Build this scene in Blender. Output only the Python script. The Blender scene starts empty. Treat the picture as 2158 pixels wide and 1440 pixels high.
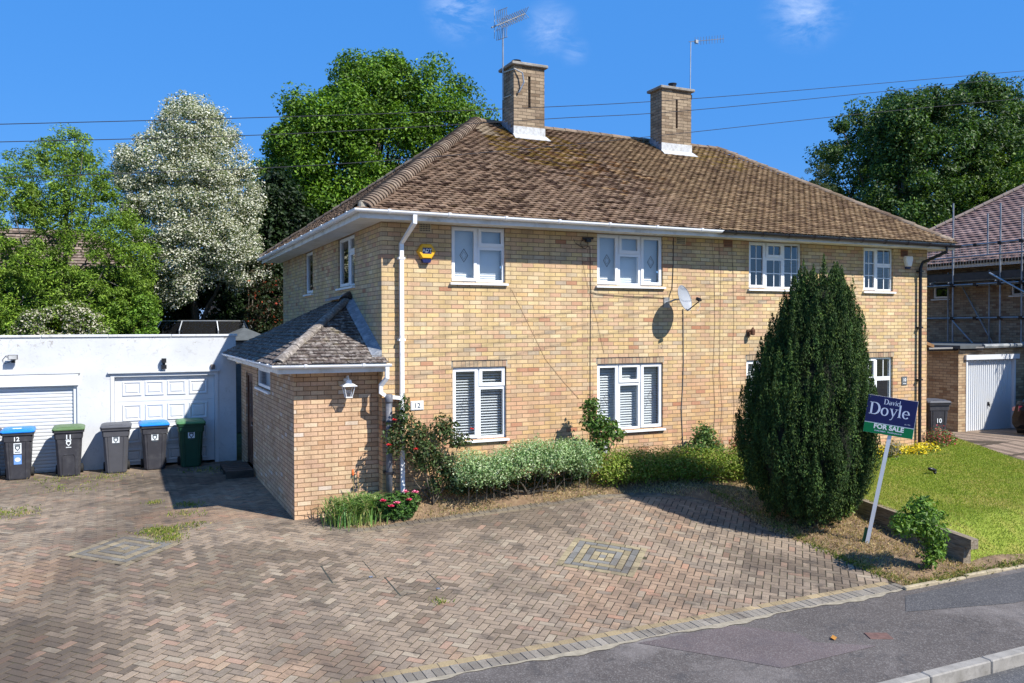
import bpy, math, random
import numpy as np
from mathutils import Vector, Matrix
rnd = random.Random(7)
R_ = math.radians
sc = bpy.context.scene
COL = sc.collection

# ---------------------------------------------------------------- camera, sky, sun
cam = bpy.data.cameras.new('camera'); camo = bpy.data.objects.new('camera', cam); COL.objects.link(camo)
cam.sensor_width = 36; cam.lens = 36*1758.5/2158; cam.clip_end = 2000; cam.clip_start = .1
yaw, pitch, roll = .43487, .01708, -.00261
f0 = Vector((math.sin(yaw), math.cos(yaw), 0)); r0 = Vector((math.cos(yaw), -math.sin(yaw), 0)); u0 = Vector((0, 0, 1))
fw = f0*math.cos(pitch)-u0*math.sin(pitch); up = u0*math.cos(pitch)+f0*math.sin(pitch)
ri = r0*math.cos(roll)+up*math.sin(roll); up = up*math.cos(roll)-r0*math.sin(roll)
camo.matrix_world = Matrix(((ri.x, up.x, -fw.x, -3.878), (ri.y, up.y, -fw.y, -13.478), (ri.z, up.z, -fw.z, 3.1256), (0, 0, 0, 1)))
sc.camera = camo

SUN = Vector((.60, -1, 1.15)).normalized()
el = math.asin(SUN.z); az = math.atan2(SUN.x, SUN.y)
w = bpy.data.worlds.new('World'); sc.world = w; w.use_nodes = True
nt = w.node_tree; nt.nodes.clear()
N = nt.nodes.new; L = nt.links.new
tc = N('ShaderNodeTexCoord'); out = N('ShaderNodeOutputWorld'); bg = N('ShaderNodeBackground'); sky = N('ShaderNodeTexSky')
sky.sky_type = 'NISHITA'; sky.sun_disc = False; sky.sun_elevation = el; sky.sun_rotation = az
sky.air_density = 1.0; sky.dust_density = .15; sky.ozone_density = 3.5; sky.altitude = 100
mp = N('ShaderNodeMapping'); mp.inputs['Scale'].default_value = (1, 1, 2.2)
nz = N('ShaderNodeTexNoise'); nz.inputs['Scale'].default_value = 14; nz.inputs['Detail'].default_value = 9; nz.inputs['Roughness'].default_value = .68
nz.inputs['Distortion'].default_value = .5
cr = N('ShaderNodeValToRGB'); cr.color_ramp.elements[0].position = .42; cr.color_ramp.elements[1].position = .72
acc = None
for dv, rr, am in (((.3416, .8693, .3571), .05, .50), ((.4366, .8354, .334), .04, .32), ((.6574, .6737, .3377), .055, .40), ((.4638, .8297, .3106), .022, .25), ((-.9, -.2, .35), .4, .8), ((.2, -.9, .5), .5, .8), ((-.3, -.8, .3), .4, .8)):
    ln = math.sqrt(sum(c*c for c in dv)); dn_ = N('ShaderNodeVectorMath'); dn_.operation = 'DISTANCE'; dn_.inputs[1].default_value = [c/ln for c in dv]; L(tc.outputs['Generated'], dn_.inputs[0])
    mr_ = N('ShaderNodeMapRange'); mr_.interpolation_type = 'SMOOTHSTEP'; mr_.inputs[1].default_value = rr; mr_.inputs[2].default_value = 0; mr_.inputs[3].default_value = 0; mr_.inputs[4].default_value = am; L(dn_.outputs['Value'], mr_.inputs[0])
    if acc is None: acc = mr_.outputs[0]
    else: ad = N('ShaderNodeMath'); ad.operation = 'MAXIMUM'; L(acc, ad.inputs[0]); L(mr_.outputs[0], ad.inputs[1]); acc = ad.outputs[0]
mul = N('ShaderNodeMath'); mul.operation = 'MULTIPLY'
mx = N('ShaderNodeMix'); mx.data_type = 'RGBA'; mx.inputs[7].default_value = (6.5, 7.2, 8.4, 1)
hs = N('ShaderNodeHueSaturation'); hs.inputs['Saturation'].default_value = 1.25; hs.inputs['Value'].default_value = 1.0
L(tc.outputs['Generated'], mp.inputs[0]); L(mp.outputs[0], nz.inputs['Vector']);
L(nz.outputs[0], cr.inputs[0]); L(cr.outputs[0], mul.inputs[0]); L(acc, mul.inputs[1])
mxc = N('ShaderNodeMix'); mxc.data_type = 'RGBA'; mxc.inputs[0].default_value = .78; mxc.inputs[7].default_value = (.42, 1.90, 5.4, 1)
L(sky.outputs[0], hs.inputs['Color']); L(hs.outputs[0], mxc.inputs[6]); L(mxc.outputs[2], mx.inputs[6]); L(mul.outputs[0], mx.inputs[0])
L(mx.outputs[2], bg.inputs[0]); L(bg.outputs[0], out.inputs[0]); bg.inputs[1].default_value = .11
sl = bpy.data.lights.new('sun', 'SUN'); so = bpy.data.objects.new('sun', sl); COL.objects.link(so)
sl.energy = 5.0; sl.angle = R_(.5); sl.color = (1, .95, .87)
so.rotation_euler = SUN.to_track_quat('Z', 'Y').to_euler()
sc.view_settings.view_transform = 'Standard'; sc.view_settings.look = 'None'
sc.view_settings.exposure = .62; sc.view_settings.gamma = 1
sc.render.engine = 'CYCLES'
sc.cycles.max_bounces = 6; sc.cycles.transparent_max_bounces = 12

# ---------------------------------------------------------------- materials
class NT:
    def __init__(s, name):
        s.m = bpy.data.materials.new(name); s.m.use_nodes = True; s.t = s.m.node_tree; s.t.nodes.clear()
        s.o = s.n('ShaderNodeOutputMaterial'); s.p = s.n('ShaderNodeBsdfPrincipled'); s.l(s.p.outputs[0], s.o.inputs[0])
    def n(s, t, **k):
        x = s.t.nodes.new(t)
        for a, b in k.items(): setattr(x, a, b)
        return x
    def l(s, a, b): s.t.links.new(a, b)
    def val(s, sock, v):
        if hasattr(v, 'is_output') or isinstance(v, bpy.types.NodeSocket): s.l(v, sock)
        else: sock.default_value = v
    def math(s, op, a, b=None):
        x = s.n('ShaderNodeMath', operation=op); s.val(x.inputs[0], a)
        if b is not None: s.val(x.inputs[1], b)
        return x.outputs[0]
    def mix(s, f, a, b, mode='MIX'):
        x = s.n('ShaderNodeMix', data_type='RGBA', blend_type=mode)
        s.val(x.inputs[0], f); s.val(x.inputs[6], a); s.val(x.inputs[7], b); return x.outputs[2]
    def noise(s, scale, detail=4, rough=.6, vec=None, dist=0):
        x = s.n('ShaderNodeTexNoise'); x.inputs['Scale'].default_value = scale; x.inputs['Detail'].default_value = detail
        x.inputs['Roughness'].default_value = rough; x.inputs['Distortion'].default_value = dist
        s.l(vec if vec is not None else s.pos(), x.inputs['Vector']); return x.outputs[0]
    def pos(s):
        if not hasattr(s, '_p'): s._p = s.n('ShaderNodeNewGeometry')
        return s._p.outputs['Position']
    def ramp(s, f, stops, interp='LINEAR'):
        x = s.n('ShaderNodeValToRGB'); x.color_ramp.interpolation = interp; e = x.color_ramp.elements
        while len(e) > 1: e.remove(e[-1])
        e[0].position = stops[0][0]; e[0].color = c4(stops[0][1])
        for p, c in stops[1:]:
            k = e.new(p); k.color = c4(c)
        s.l(f, x.inputs[0]); return x.outputs[0]
    def bump(s, h, strength, dist):
        b = s.n('ShaderNodeBump'); b.inputs['Strength'].default_value = strength; b.inputs['Distance'].default_value = dist
        s.l(h, b.inputs['Height']); s.l(b.outputs[0], s.p.inputs['Normal'])
    def fin(s, col, rough=.8, metal=0, spec=.3):
        s.val(s.p.inputs['Base Color'], c4(col) if isinstance(col, tuple) else col); s.val(s.p.inputs['Roughness'], rough)
        s.p.inputs['Metallic'].default_value = metal; s.p.inputs['Specular IOR Level'].default_value = spec
        return s.m
def c4(c): return (c, c, c, 1) if isinstance(c, (int, float)) else (tuple(c)+(1,))[:4]

def plain(name, col, rough=.6, metal=0, var=.25, vs=6, spec=.35, dirt=None, ds=3):
    t = NT(name); n = t.noise(vs, 5)
    a = tuple(x*(1-var) for x in col); b = tuple(min(1, x*(1+var*.6)) for x in col)
    c = t.ramp(n, [(.3, a), (.7, b)])
    if dirt:
        c = t.mix(t.ramp(t.noise(ds, 8, .7), [(.5, 0.), (.72, 1.)]), c, c4(dirt))
    t.bump(t.noise(vs*12, 3), .12, .004)
    return t.fin(c, rough, metal, spec)

def brick(name, stops, mortar, scale=1.0, msize=.0055, stain=None, tint=None, gain=None):
    t = NT(name)
    g = t.n('ShaderNodeNewGeometry'); sp = t.n('ShaderNodeSeparateXYZ'); t.l(g.outputs['Position'], sp.inputs[0])
    sn = t.n('ShaderNodeSeparateXYZ'); t.l(g.outputs['True Normal'], sn.inputs[0])
    sel = t.math('GREATER_THAN', t.math('ABSOLUTE', sn.outputs[0]), .6)
    m = t.n('ShaderNodeMix', data_type='FLOAT'); t.l(sel, m.inputs[0]); t.l(sp.outputs[0], m.inputs[2]); t.l(sp.outputs[1], m.inputs[3])
    cb = t.n('ShaderNodeCombineXYZ'); t.l(m.outputs[0], cb.inputs[0]); t.l(sp.outputs[2], cb.inputs[1])
    wob = t.n('ShaderNodeTexNoise'); wob.inputs['Scale'].default_value = 9; t.l(cb.outputs[0], wob.inputs['Vector'])
    va = t.n('ShaderNodeVectorMath', operation='MULTIPLY_ADD'); t.l(wob.outputs['Color'], va.inputs[0])
    va.inputs[1].default_value = (.009, .006, 0); t.l(cb.outputs[0], va.inputs[2])
    b = t.n('ShaderNodeTexBrick'); b.offset = .5; b.inputs['Scale'].default_value = 1/scale
    b.inputs['Brick Width'].default_value = .225; b.inputs['Row Height'].default_value = .075
    b.inputs['Mortar Size'].default_value = msize; b.inputs['Mortar Smooth'].default_value = .3; b.inputs['Bias'].default_value = 0
    b.inputs['Color1'].default_value = (0, 0, 0, 1); b.inputs['Color2'].default_value = (1, 1, 1, 1); b.inputs['Mortar'].default_value = (0, 0, 0, 1)
    t.l(va.outputs[0], b.inputs['Vector'])
    col = t.ramp(b.outputs['Color'], stops)
    fine = t.noise(55, 5, .7)
    col = t.mix(1.0, col, t.ramp(fine, [(.25, .72), (.75, 1.12)]), 'MULTIPLY')
    big = t.noise(.8, 4, .6)
    col = t.mix(1.0, col, t.ramp(big, [(.3, .86), (.7, 1.08)]), 'MULTIPLY')
    mps = t.n('ShaderNodeMapping'); mps.inputs['Scale'].default_value = (5, 5, .35); t.l(t.pos(), mps.inputs[0])
    col = t.mix(1.0, col, t.ramp(t.noise(1.0, 6, .7, vec=mps.outputs[0]), [(.32, .80), (.55, 1.03)]), 'MULTIPLY')
    col = t.mix(t.ramp(t.noise(1.7, 7, .7, dist=.8), [(.56, 0.), (.74, .35)]), col, (.40, .33, .24, 1))
    if tint:   # redder band low on the wall
        zz = t.math('ADD', sp.outputs[2], t.math('MULTIPLY', big, 1.2))
        mr = t.n('ShaderNodeMapRange'); t.l(zz, mr.inputs[0]); mr.inputs[1].default_value = 2.4; mr.inputs[2].default_value = 3.3
        mr.inputs[3].default_value = .75; mr.inputs[4].default_value = 0
        col = t.mix(mr.outputs[0], col, t.mix(1.0, col, c4(tint), 'MULTIPLY'))
    mcol = t.mix(t.noise(30, 3), c4(mortar), c4(tuple(x*.7 for x in mortar)))
    col = t.mix(b.outputs['Fac'], col, mcol)
    if stain:
        col = t.mix(t.ramp(t.noise(2.6, 8, .75, dist=.6), [(.52, 0.), (.75, .7)]), col, c4(stain))
    h = t.math('SUBTRACT', t.math('MULTIPLY', fine, .5), t.math('MULTIPLY', b.outputs['Fac'], 1.0))
    t.bump(h, .9, .010)
    if gain: col = t.mix(1.0, col, c4(gain), 'MULTIPLY')
    return t.fin(col, .9, 0, .15)

BR_HOUSE = brick('stock_brick', [(0, (.46, .24, .15)), (.025, (.58, .38, .26)), (.10, (.62, .45, .31)), (.2, (.60, .46, .25)), (.3, (.70, .55, .30)), (.4, (.54, .42, .29)), (.5, (.72, .58, .34)), (.58, (.64, .45, .30)),
                  (.66, (.74, .62, .40)), (.74, (.50, .42, .32)), (.82, (.68, .53, .28)), (.9, (.60, .42, .29)), (.96, (.68, .49, .25)), (1, (.46, .39, .31))], (.27, .205, .14), tint=(1.0, .85, .83), gain=(.98, .925, .86))
BR_PORCH = brick('porch_brick', [(0, (.50, .30, .17)), (.25, (.60, .39, .24)), (.5, (.66, .45, .28)), (.75, (.58, .37, .25)), (.93, (.70, .52, .32)), (1, (.66, .55, .46))],
                 (.27, .17, .10), msize=.0065)
BR_CHIM = brick('chimney_brick', [(0, (.20, .14, .09)), (.4, (.33, .25, .17)), (.7, (.40, .31, .21)), (1, (.27, .2, .14))], (.15, .12, .085), stain=(.09, .075, .06))
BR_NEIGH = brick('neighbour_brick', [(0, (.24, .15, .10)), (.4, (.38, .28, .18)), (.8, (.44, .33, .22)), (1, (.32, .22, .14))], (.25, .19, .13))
BR_GAR = brick('garage_brick', [(0, (.30, .19, .11)), (.4, (.46, .33, .20)), (.8, (.55, .42, .26)), (1, (.4, .28, .18))], (.25, .19, .13))

def attr_mat(name, rough=.7, trans=0, noise=(0, 1, 1), spec=.25, bump=None, stains=None):
    t = NT(name); a = t.n('ShaderNodeAttribute', attribute_name='Col'); col = a.outputs['Color']
    if noise[0]:
        col = t.mix(1.0, col, t.ramp(t.noise(noise[0], 6, .7), [(.25, noise[1]), (.75, noise[2])]), 'MULTIPLY')
    for sscale, lo, hi, sc_, amt in (stains or []):
        col = t.mix(t.math('MULTIPLY', t.ramp(t.noise(sscale, 8, .68, dist=.4), [(lo, 0.), (hi, 1.)]), amt), col, c4(sc_))
    if bump: t.bump(t.noise(bump[0], 4, .7), bump[1], bump[2])
    t.fin(col, rough, 0, spec)
    if trans:
        tr = t.n('ShaderNodeBsdfTranslucent'); t.l(t.mix(1.0, col, (1.15, 1.25, .5, 1), 'MULTIPLY'), tr.inputs[0])
        ms = t.n('ShaderNodeMixShader'); ms.inputs[0].default_value = trans
        t.l(t.p.outputs[0], ms.inputs[1]); t.l(tr.outputs[0], ms.inputs[2]); t.l(ms.outputs[0], t.o.inputs[0])
    return t.m
LEAF = attr_mat('leaf', .5, .28, spec=.3)
LEAFD = attr_mat('needle_leaf', .6, .1, spec=.15)
PETAL = attr_mat('petal', .6, .25)
TILE = attr_mat('roof_tile', .92, 0, (14, .55, 1.25), spec=.1, bump=(60, .4, .01),
                stains=[(.7, .52, .68, (.085, .05, .032), .5), (2.6, .56, .7, (.15, .105, .045), .5), (6.0, .60, .72, (.30, .24, .15), .35), (22, .58, .7, (.045, .032, .024), .6)])
TILE_P = attr_mat('porch_tile', .95, 0, (20, .45, 1.15), spec=.1, bump=(80, .5, .01),
                  stains=[(13, .5, .62, (.42, .38, .34), .75), (4, .56, .68, (.26, .22, .10), .35)])
TILE_N = attr_mat('neighbour_tile', .9, 0, (9, .7, 1.2), spec=.1)
PAVE = attr_mat('block_paving', .88, 0, (70, .62, 1.3), spec=.15, bump=(160, .35, .004),
                stains=[(.55, .48, .64, (.10, .078, .062), .6), (3.3, .53, .66, (.075, .062, .052), .65), (1.1, .6, .72, (.27, .22, .13), .35), (90, .70, .74, (.5, .47, .42), .7)])

def glass_mat():
    t = NT('window_glass'); t.t.nodes.remove(t.p)
    tr = t.n('ShaderNodeBsdfTransparent'); tr.inputs[0].default_value = (.90, .93, .95, 1)
    gl = t.n('ShaderNodeBsdfGlossy'); gl.inputs['Roughness'].default_value = .015
    lw = t.n('ShaderNodeLayerWeight'); lw.inputs[0].default_value = .5
    ms = t.n('ShaderNodeMixShader'); t.l(t.math('ADD', t.math('MULTIPLY', t.math('POWER', lw.outputs['Facing'], 2.2), .5), .12), ms.inputs[0]); t.l(tr.outputs[0], ms.inputs[1]); t.l(gl.outputs[0], ms.inputs[2])
    t.l(ms.outputs[0], t.o.inputs[0]); return t.m
GLASS = glass_mat()
def net_mat():
    t = NT('mesh_netting'); t.p.inputs['Base Color'].default_value = (.02, .02, .022, 1); t.p.inputs['Roughness'].default_value = .9
    tr = t.n('ShaderNodeBsdfTransparent'); ms = t.n('ShaderNodeMixShader'); ms.inputs[0].default_value = .45
    t.l(tr.outputs[0], ms.inputs[1]); t.l(t.p.outputs[0], ms.inputs[2]); t.l(ms.outputs[0], t.o.inputs[0]); return t.m
NET = net_mat()
UPVC = plain('white_upvc', (.80, .82, .84), .35, var=.04)
FASC = plain('white_fascia', (.72, .72, .70), .5, var=.08, dirt=(.45, .42, .36), ds=2)
BLIND = plain('blind_slat', (.78, .80, .80), .5, var=.03)
BLACKP = plain('black_plastic', (.018, .018, .021), .35, var=.2)
GREYPIPE = plain('grey_pipe', (.11, .12, .145), .45, var=.2, dirt=(.25, .24, .24))
RENDERW = None
def render_wall():
    t = NT('white_render'); n = t.noise(1.3, 6); c = t.ramp(n, [(.3, (.53, .55, .57)), (.7, (.63, .645, .66))])
    c = t.mix(t.ramp(t.noise(7, 9, .8, dist=1.2), [(.55, 0.), (.64, .6)]), c, (.40, .41, .42, 1))
    sp = t.n('ShaderNodeSeparateXYZ'); t.l(t.pos(), sp.inputs[0])
    low = t.n('ShaderNodeMapRange'); t.l(sp.outputs[2], low.inputs[0]); low.inputs[1].default_value = .35; low.inputs[2].default_value = 0; low.inputs[3].default_value = 0; low.inputs[4].default_value = .6
    c = t.mix(t.math('MULTIPLY', low.outputs[0], t.noise(9, 6)), c, (.25, .24, .2, 1))
    hi = t.n('ShaderNodeMapRange'); t.l(sp.outputs[2], hi.inputs[0]); hi.inputs[1].default_value = 2.4; hi.inputs[2].default_value = 2.95; hi.inputs[3].default_value = 0; hi.inputs[4].default_value = 1
    mk = t.math('MULTIPLY', hi.outputs[0], t.ramp(t.noise(4.5, 9, .75, dist=.5), [(.57, 0.), (.63, 1.)]))
    c = t.mix(mk, c, (.22, .19, .16, 1))
    t.bump(t.noise(40, 6, .7), .35, .01); return t.fin(c, .85, 0, .2)
RENDERW = render_wall()
GDOOR = plain('white_garage_door', (.62, .64, .66), .4, var=.03, dirt=(.62, .62, .6))
LEAD = plain('lead_flashing', (.22, .24, .27), .5, var=.3, vs=9, dirt=(.5, .5, .5), ds=8)
LEADW = plain('pale_lead_apron', (.50, .51, .51), .7, var=.25, vs=14, dirt=(.28, .27, .25), ds=12)
MORT = plain('cement_mortar', (.36, .33, .27), .95, var=.35, vs=12)
CONC = plain('concrete', (.30, .28, .25), .95, var=.35, vs=10, dirt=(.12, .11, .09), ds=5)
WOODB = plain('brown_door_wood', (.13, .06, .035), .55, var=.4, vs=8)
SLEEP = None
def sleeper():
    t = NT('weathered_timber'); mp_ = t.n('ShaderNodeMapping'); mp_.inputs['Rotation'].default_value = (0, 0, R_(17)); mp_.inputs['Scale'].default_value = (9, 1.2, 14); t.l(t.pos(), mp_.inputs[0])
    n = t.noise(3, 8, .7, vec=mp_.outputs[0]); c = t.ramp(n, [(.3, (.10, .075, .05)), (.5, (.22, .18, .13)), (.7, (.36, .31, .24))])
    t.bump(n, .6, .01); return t.fin(c, .9, 0, .1)
SLEEP = sleeper()
STEEL = plain('galvanised_steel', (.42, .44, .46), .42, .75, .2)
STEELD = plain('dull_scaffold_tube', (.30, .32, .34), .5, .6, .4, vs=4)
DISH = plain('grey_dish', (.30, .32, .35), .45, var=.08)
BARK = plain('bark', (.10, .085, .065), .95, var=.5, vs=12)
def asphalt(name, base, spots, patches=None):
    t = NT(name); c = t.ramp(t.noise(1.2, 6), [(.3, tuple(x*.8 for x in base)), (.7, tuple(x*1.2 for x in base))])
    v = t.n('ShaderNodeTexVoronoi'); v.inputs['Scale'].default_value = 70; t.l(t.pos(), v.inputs['Vector'])
    c = t.mix(t.ramp(v.outputs['Color'], [(.55, 0.), (.95, spots)]), c, (.38, .36, .33, 1))
    c = t.mix(t.ramp(t.noise(190, 3), [(.45, 0.), (.7, .5)]), c, (.02, .02, .022, 1))
    for s_, lo, hi, cc, am in patches or []:
        c = t.mix(t.math('MULTIPLY', t.ramp(t.noise(s_, 8, .65, dist=.3), [(lo, 0.), (hi, 1.)]), am), c, c4(cc))
    t.bump(v.outputs['Distance'], .5, .006); return t.fin(c, .9, 0, .2)
ASPH = asphalt('asphalt_pavement', (.098, .085, .078), .35, [(.75, .5, .66, (.24, .215, .20), .6), (4, .56, .68, (.045, .045, .048), .5)])
ASPHP = asphalt('asphalt_patch', (.125, .10, .098), .3, [(2, .5, .7, (.09, .08, .085), .6)])
ASPHR = asphalt('asphalt_road', (.085, .085, .088), .3, [(.6, .52, .7, (.14, .13, .125), .5)])
SOIL = plain('dry_soil', (.19, .125, .075), .95, var=.5, vs=5, dirt=(.30, .22, .13), ds=7)
DIRT = plain('joint_sand', (.05, .04, .03), .95, var=.5, vs=9, dirt=(.10, .10, .04), ds=4)
def lawn_mat():
    t = NT('lawn'); c = t.ramp(t.noise(.9, 7, .65, dist=.3), [(.3, (.18, .25, .035)), (.48, (.24, .29, .045)), (.62, (.35, .31, .08)), (.75, (.40, .33, .14))])
    c = t.mix(1.0, c, t.ramp(t.noise(60, 5), [(.3, .6), (.7, 1.3)]), 'MULTIPLY'); t.bump(t.noise(90, 4), .8, .02); return t.fin(c, .9, 0, .1)
LAWN = lawn_mat()
GROUND = plain('earth', (.09, .10, .04), .95, var=.5, vs=1.5)
DRIVE2 = brick('neighbour_paving', [(0, (.16, .12, .09)), (.5, (.26, .20, .15)), (1, (.34, .25, .19))], (.09, .07, .05), scale=.9)
INT = plain('dark_interior', (.05, .05, .055), .9)
BINK = plain('bin_charcoal', (.042, .042, .05), .48, var=.12, dirt=(.07, .07, .075), ds=6)
BING = plain('bin_dark_green', (.014, .06, .032), .45, var=.15)
LIDB = plain('lid_blue', (.015, .21, .68), .4, var=.08)
LIDO = plain('lid_olive', (.10, .17, .07), .45, var=.15)
LIDG = plain('lid_green', (.07, .20, .08), .45, var=.15)
LIDK = plain('lid_grey', (.085, .088, .10), .5, var=.15)
STKW = plain('white_sticker', (.72, .76, .78), .5, var=.04)
STKB = plain('blue_sticker', (.16, .32, .70), .5, var=.04)
INK = plain('dark_ink', (.05, .07, .09), .6, var=.1)
YEL = plain('yellow_plastic', (.80, .42, .02), .4, var=.05)
NAVY = plain('navy_print', (.012, .016, .085), .35, var=.05)
SGREEN = plain('green_print', (.0, .17, .055), .35, var=.05)
SWHITE = plain('white_paint', (.80, .80, .80), .45, var=.04)
SLET = plain('pale_lettering', (.62, .68, .80), .45, var=.02)
REDCL = plain('terracotta_pot', (.28, .09, .06), .8, var=.3)
RUST = plain('rusty_iron', (.12, .055, .03), .8, var=.4, vs=30)
SHEDM = plain('shed_felt', (.085, .095, .10), .9, var=.2)
CARP = plain('car_paint', (.012, .013, .016), .18, .3, var=.05, spec=.6)
TYRE = plain('tyre_rubber', (.02, .02, .02), .8)
REDL = plain('red_lens', (.35, .015, .012), .2, spec=.6)
DARKGL = plain('dark_glass', (.01, .012, .014), .06, spec=.8)
WIRE = plain('wire', (.03, .03, .035), .7)
IRONC = plain('iron_cover', (.15, .085, .07), .8, var=.3, vs=20)
CREAM = plain('cream_vent', (.50, .42, .28), .8, var=.1)
GATEW = plain('gate_timber', (.24, .13, .055), .7, var=.35, vs=7)

# ---------------------------------------------------------------- mesh builder
class MB:
    def __init__(s): s.v = []; s.f = []; s.mi = []; s.c = []; s.M = None; s.cur = 0; s.col = None
    def addv(s, pts):
        b = len(s.v)
        for p in pts:
            p = Vector(p); s.v.append(tuple(s.M @ p) if s.M else tuple(p))
        return b
    def face(s, idx): s.f.append(tuple(idx)); s.mi.append(s.cur); s.c.append(s.col or (1, 1, 1))
    def poly(s, pts): b = s.addv(pts); s.face(range(b, b+len(pts))); return s
    def hexa(s, p):   # 8 points: bottom 4 ccw, top 4 ccw
        b = s.addv(p)
        for q in ((3, 2, 1, 0), (4, 5, 6, 7), (0, 1, 5, 4), (1, 2, 6, 5), (2, 3, 7, 6), (3, 0, 4, 7)): s.face([b+i for i in q])
        return s
    def box(s, x0, x1, y0, y1, z0, z1):
        return s.hexa([(x0, y0, z0), (x1, y0, z0), (x1, y1, z0), (x0, y1, z0), (x0, y0, z1), (x1, y0, z1), (x1, y1, z1), (x0, y1, z1)])
    def bbox(s, x0, x1, y0, y1, z0, z1, b=.01):   # box with chamfered vertical and top edges
        def ring(d, z): return [(x0+d, y0, z), (x1-d, y0, z), (x1, y0+d, z), (x1, y1-d, z), (x1-d, y1, z), (x0+d, y1, z), (x0, y1-d, z), (x0, y0+d, z)]
        def inr(z): return [(x0+2*b, y0+b, z), (x1-2*b, y0+b, z), (x1-b, y0+2*b, z), (x1-b, y1-2*b, z), (x1-2*b, y1-b, z), (x0+2*b, y1-b, z), (x0+b, y1-2*b, z), (x0+b, y0+2*b, z)]
        s.rings([inr(z0), ring(b, z0+b), ring(b, z1-b), inr(z1)], True); return s
    def rings(s, rs, caps=True, closed=True):
        n = len(rs[0]); bs = [s.addv(r) for r in rs]
        for a, b in zip(bs, bs[1:]):
            for i in range(n if closed else n-1):
                j = (i+1) % n; s.face((a+i, a+j, b+j, b+i))
        if caps: s.face([bs[0]+i for i in reversed(range(n))]); s.face([bs[-1]+i for i in range(n)])
        return s
    def tube(s, pts, r, n=8, caps=True):
        pts = [Vector(p) for p in pts]; rr = r if isinstance(r, (list, tuple)) else [r]*len(pts)
        rs = []; prev = None
        for i, p in enumerate(pts):
            d = (pts[min(i+1, len(pts)-1)]-pts[max(i-1, 0)]).normalized()
            a = Vector((0, 0, 1)) if abs(d.z) < .9 else Vector((1, 0, 0))
            if prev is not None and abs(prev.dot(d)) < .95: a = prev
            x = (a-d*a.dot(d)).normalized(); y = d.cross(x); prev = x
            rs.append([p+(x*math.cos(2*math.pi*k/n)+y*math.sin(2*math.pi*k/n))*rr[i] for k in range(n)])
        return s.rings(rs, caps)
    def sqtube(s, pts, w, h):
        pts = [Vector(p) for p in pts]; rs = []
        for i, p in enumerate(pts):
            d = (pts[min(i+1, len(pts)-1)]-pts[max(i-1, 0)]).normalized()
            x = Vector((1, 0, 0)); x = (x-d*x.dot(d)).normalized() if abs(d.x) < .9 else Vector((0, 0, 1)); y = d.cross(x)
            rs.append([p+x*w/2+y*h/2, p-x*w/2+y*h/2, p-x*w/2-y*h/2, p+x*w/2-y*h/2])
        return s.rings(rs)
    def lathe(s, prof, c=(0, 0, 0), n=16):
        return s.rings([[(c[0]+r*math.cos(2*math.pi*k/n), c[1]+r*math.sin(2*math.pi*k/n), c[2]+z) for k in range(n)] for r, z in prof])
    def build(s, name, mats, parent=None, smooth=False, local=False, colr=False):
        me = bpy.data.meshes.new(name); me.from_pydata(s.v, [], s.f)
        if not isinstance(mats, (list, tuple)): mats = [mats]
        for m in mats: me.materials.append(m)
        me.polygons.foreach_set('material_index', s.mi)
        if smooth: me.polygons.foreach_set('use_smooth', [True]*len(s.f))
        if colr:
            a = me.attributes.new('Col', 'FLOAT_COLOR', 'FACE'); arr = np.ones((len(s.f), 4), np.float32); arr[:, :3] = np.array(s.c, np.float32)
            a.data.foreach_set('color', arr.ravel())
        me.update()
        return link(name, me, parent, local)
def link(name, me, parent=None, local=False):
    o = bpy.data.objects.new(name, me); COL.objects.link(o)
    if parent is not None:
        o.parent = parent
        if not local:
            m = parent.matrix_basis.copy(); q = parent.parent
            inv = m.inverted()
            if q is not None: inv = m.inverted() @ parent.matrix_parent_inverse.inverted() @ q.matrix_basis.inverted()
            o.matrix_parent_inverse = inv
    return o
def tag(o, label=None, cat=None, group=None, kind=None):
    for k, v in (('label', label), ('category', cat), ('group', group), ('kind', kind)):
        if v: o[k] = v
    return o
def thing(name, label, cat, loc=(0, 0, 0), rz=0, group=None):
    o = bpy.data.objects.new(name, None); COL.objects.link(o); o.empty_display_size = .2
    o.location = loc; o.rotation_euler = (0, 0, rz)
    o.matrix_basis  # evaluated lazily from loc/rot
    return tag(o, label, cat, group)
def copy_tree(o, parent=None):
    c = o.copy(); COL.objects.link(c)
    if parent: c.parent = parent
    for ch in list(o.children): copy_tree(ch, c)
    return c

def sm(t): t = np.clip(t, 0, 1); return t*t*(3-2*t)
def H(x, y):
    x = np.asarray(x, float); y = np.asarray(y, float)
    return np.maximum(-.06*np.maximum(0, .15-y), -.345)+.24*sm((x+1)/5)*sm((y+4.8)/3.7)
def HB(x, y): y = np.asarray(y, float); d = dpoly(x, y, EDGE); return H(x, y)+.004+.045*sm(d/.35)+(.33-H(x, 0*y))*sm(d/.8)*sm((y+1.1)/.9)*sm((np.asarray(x, float)+1.0)/1.1)
def LZ(x, y): y = np.asarray(y, float); t = -y/5.5; return .36-.28*t-.40*sm((-4.5-y)/1.0)-.0*np.asarray(x, float)
def inpoly(px, py, poly):
    px = np.asarray(px, float); py = np.asarray(py, float); r = np.zeros(px.shape, bool); n = len(poly)
    for i in range(n):
        x0, y0 = poly[i]; x1, y1 = poly[(i+1) % n]
        c = ((y0 > py) != (y1 > py)) & (px < (x1-x0)*(py-y0)/((y1-y0) or 1e-9)+x0); r ^= c
    return r
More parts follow.
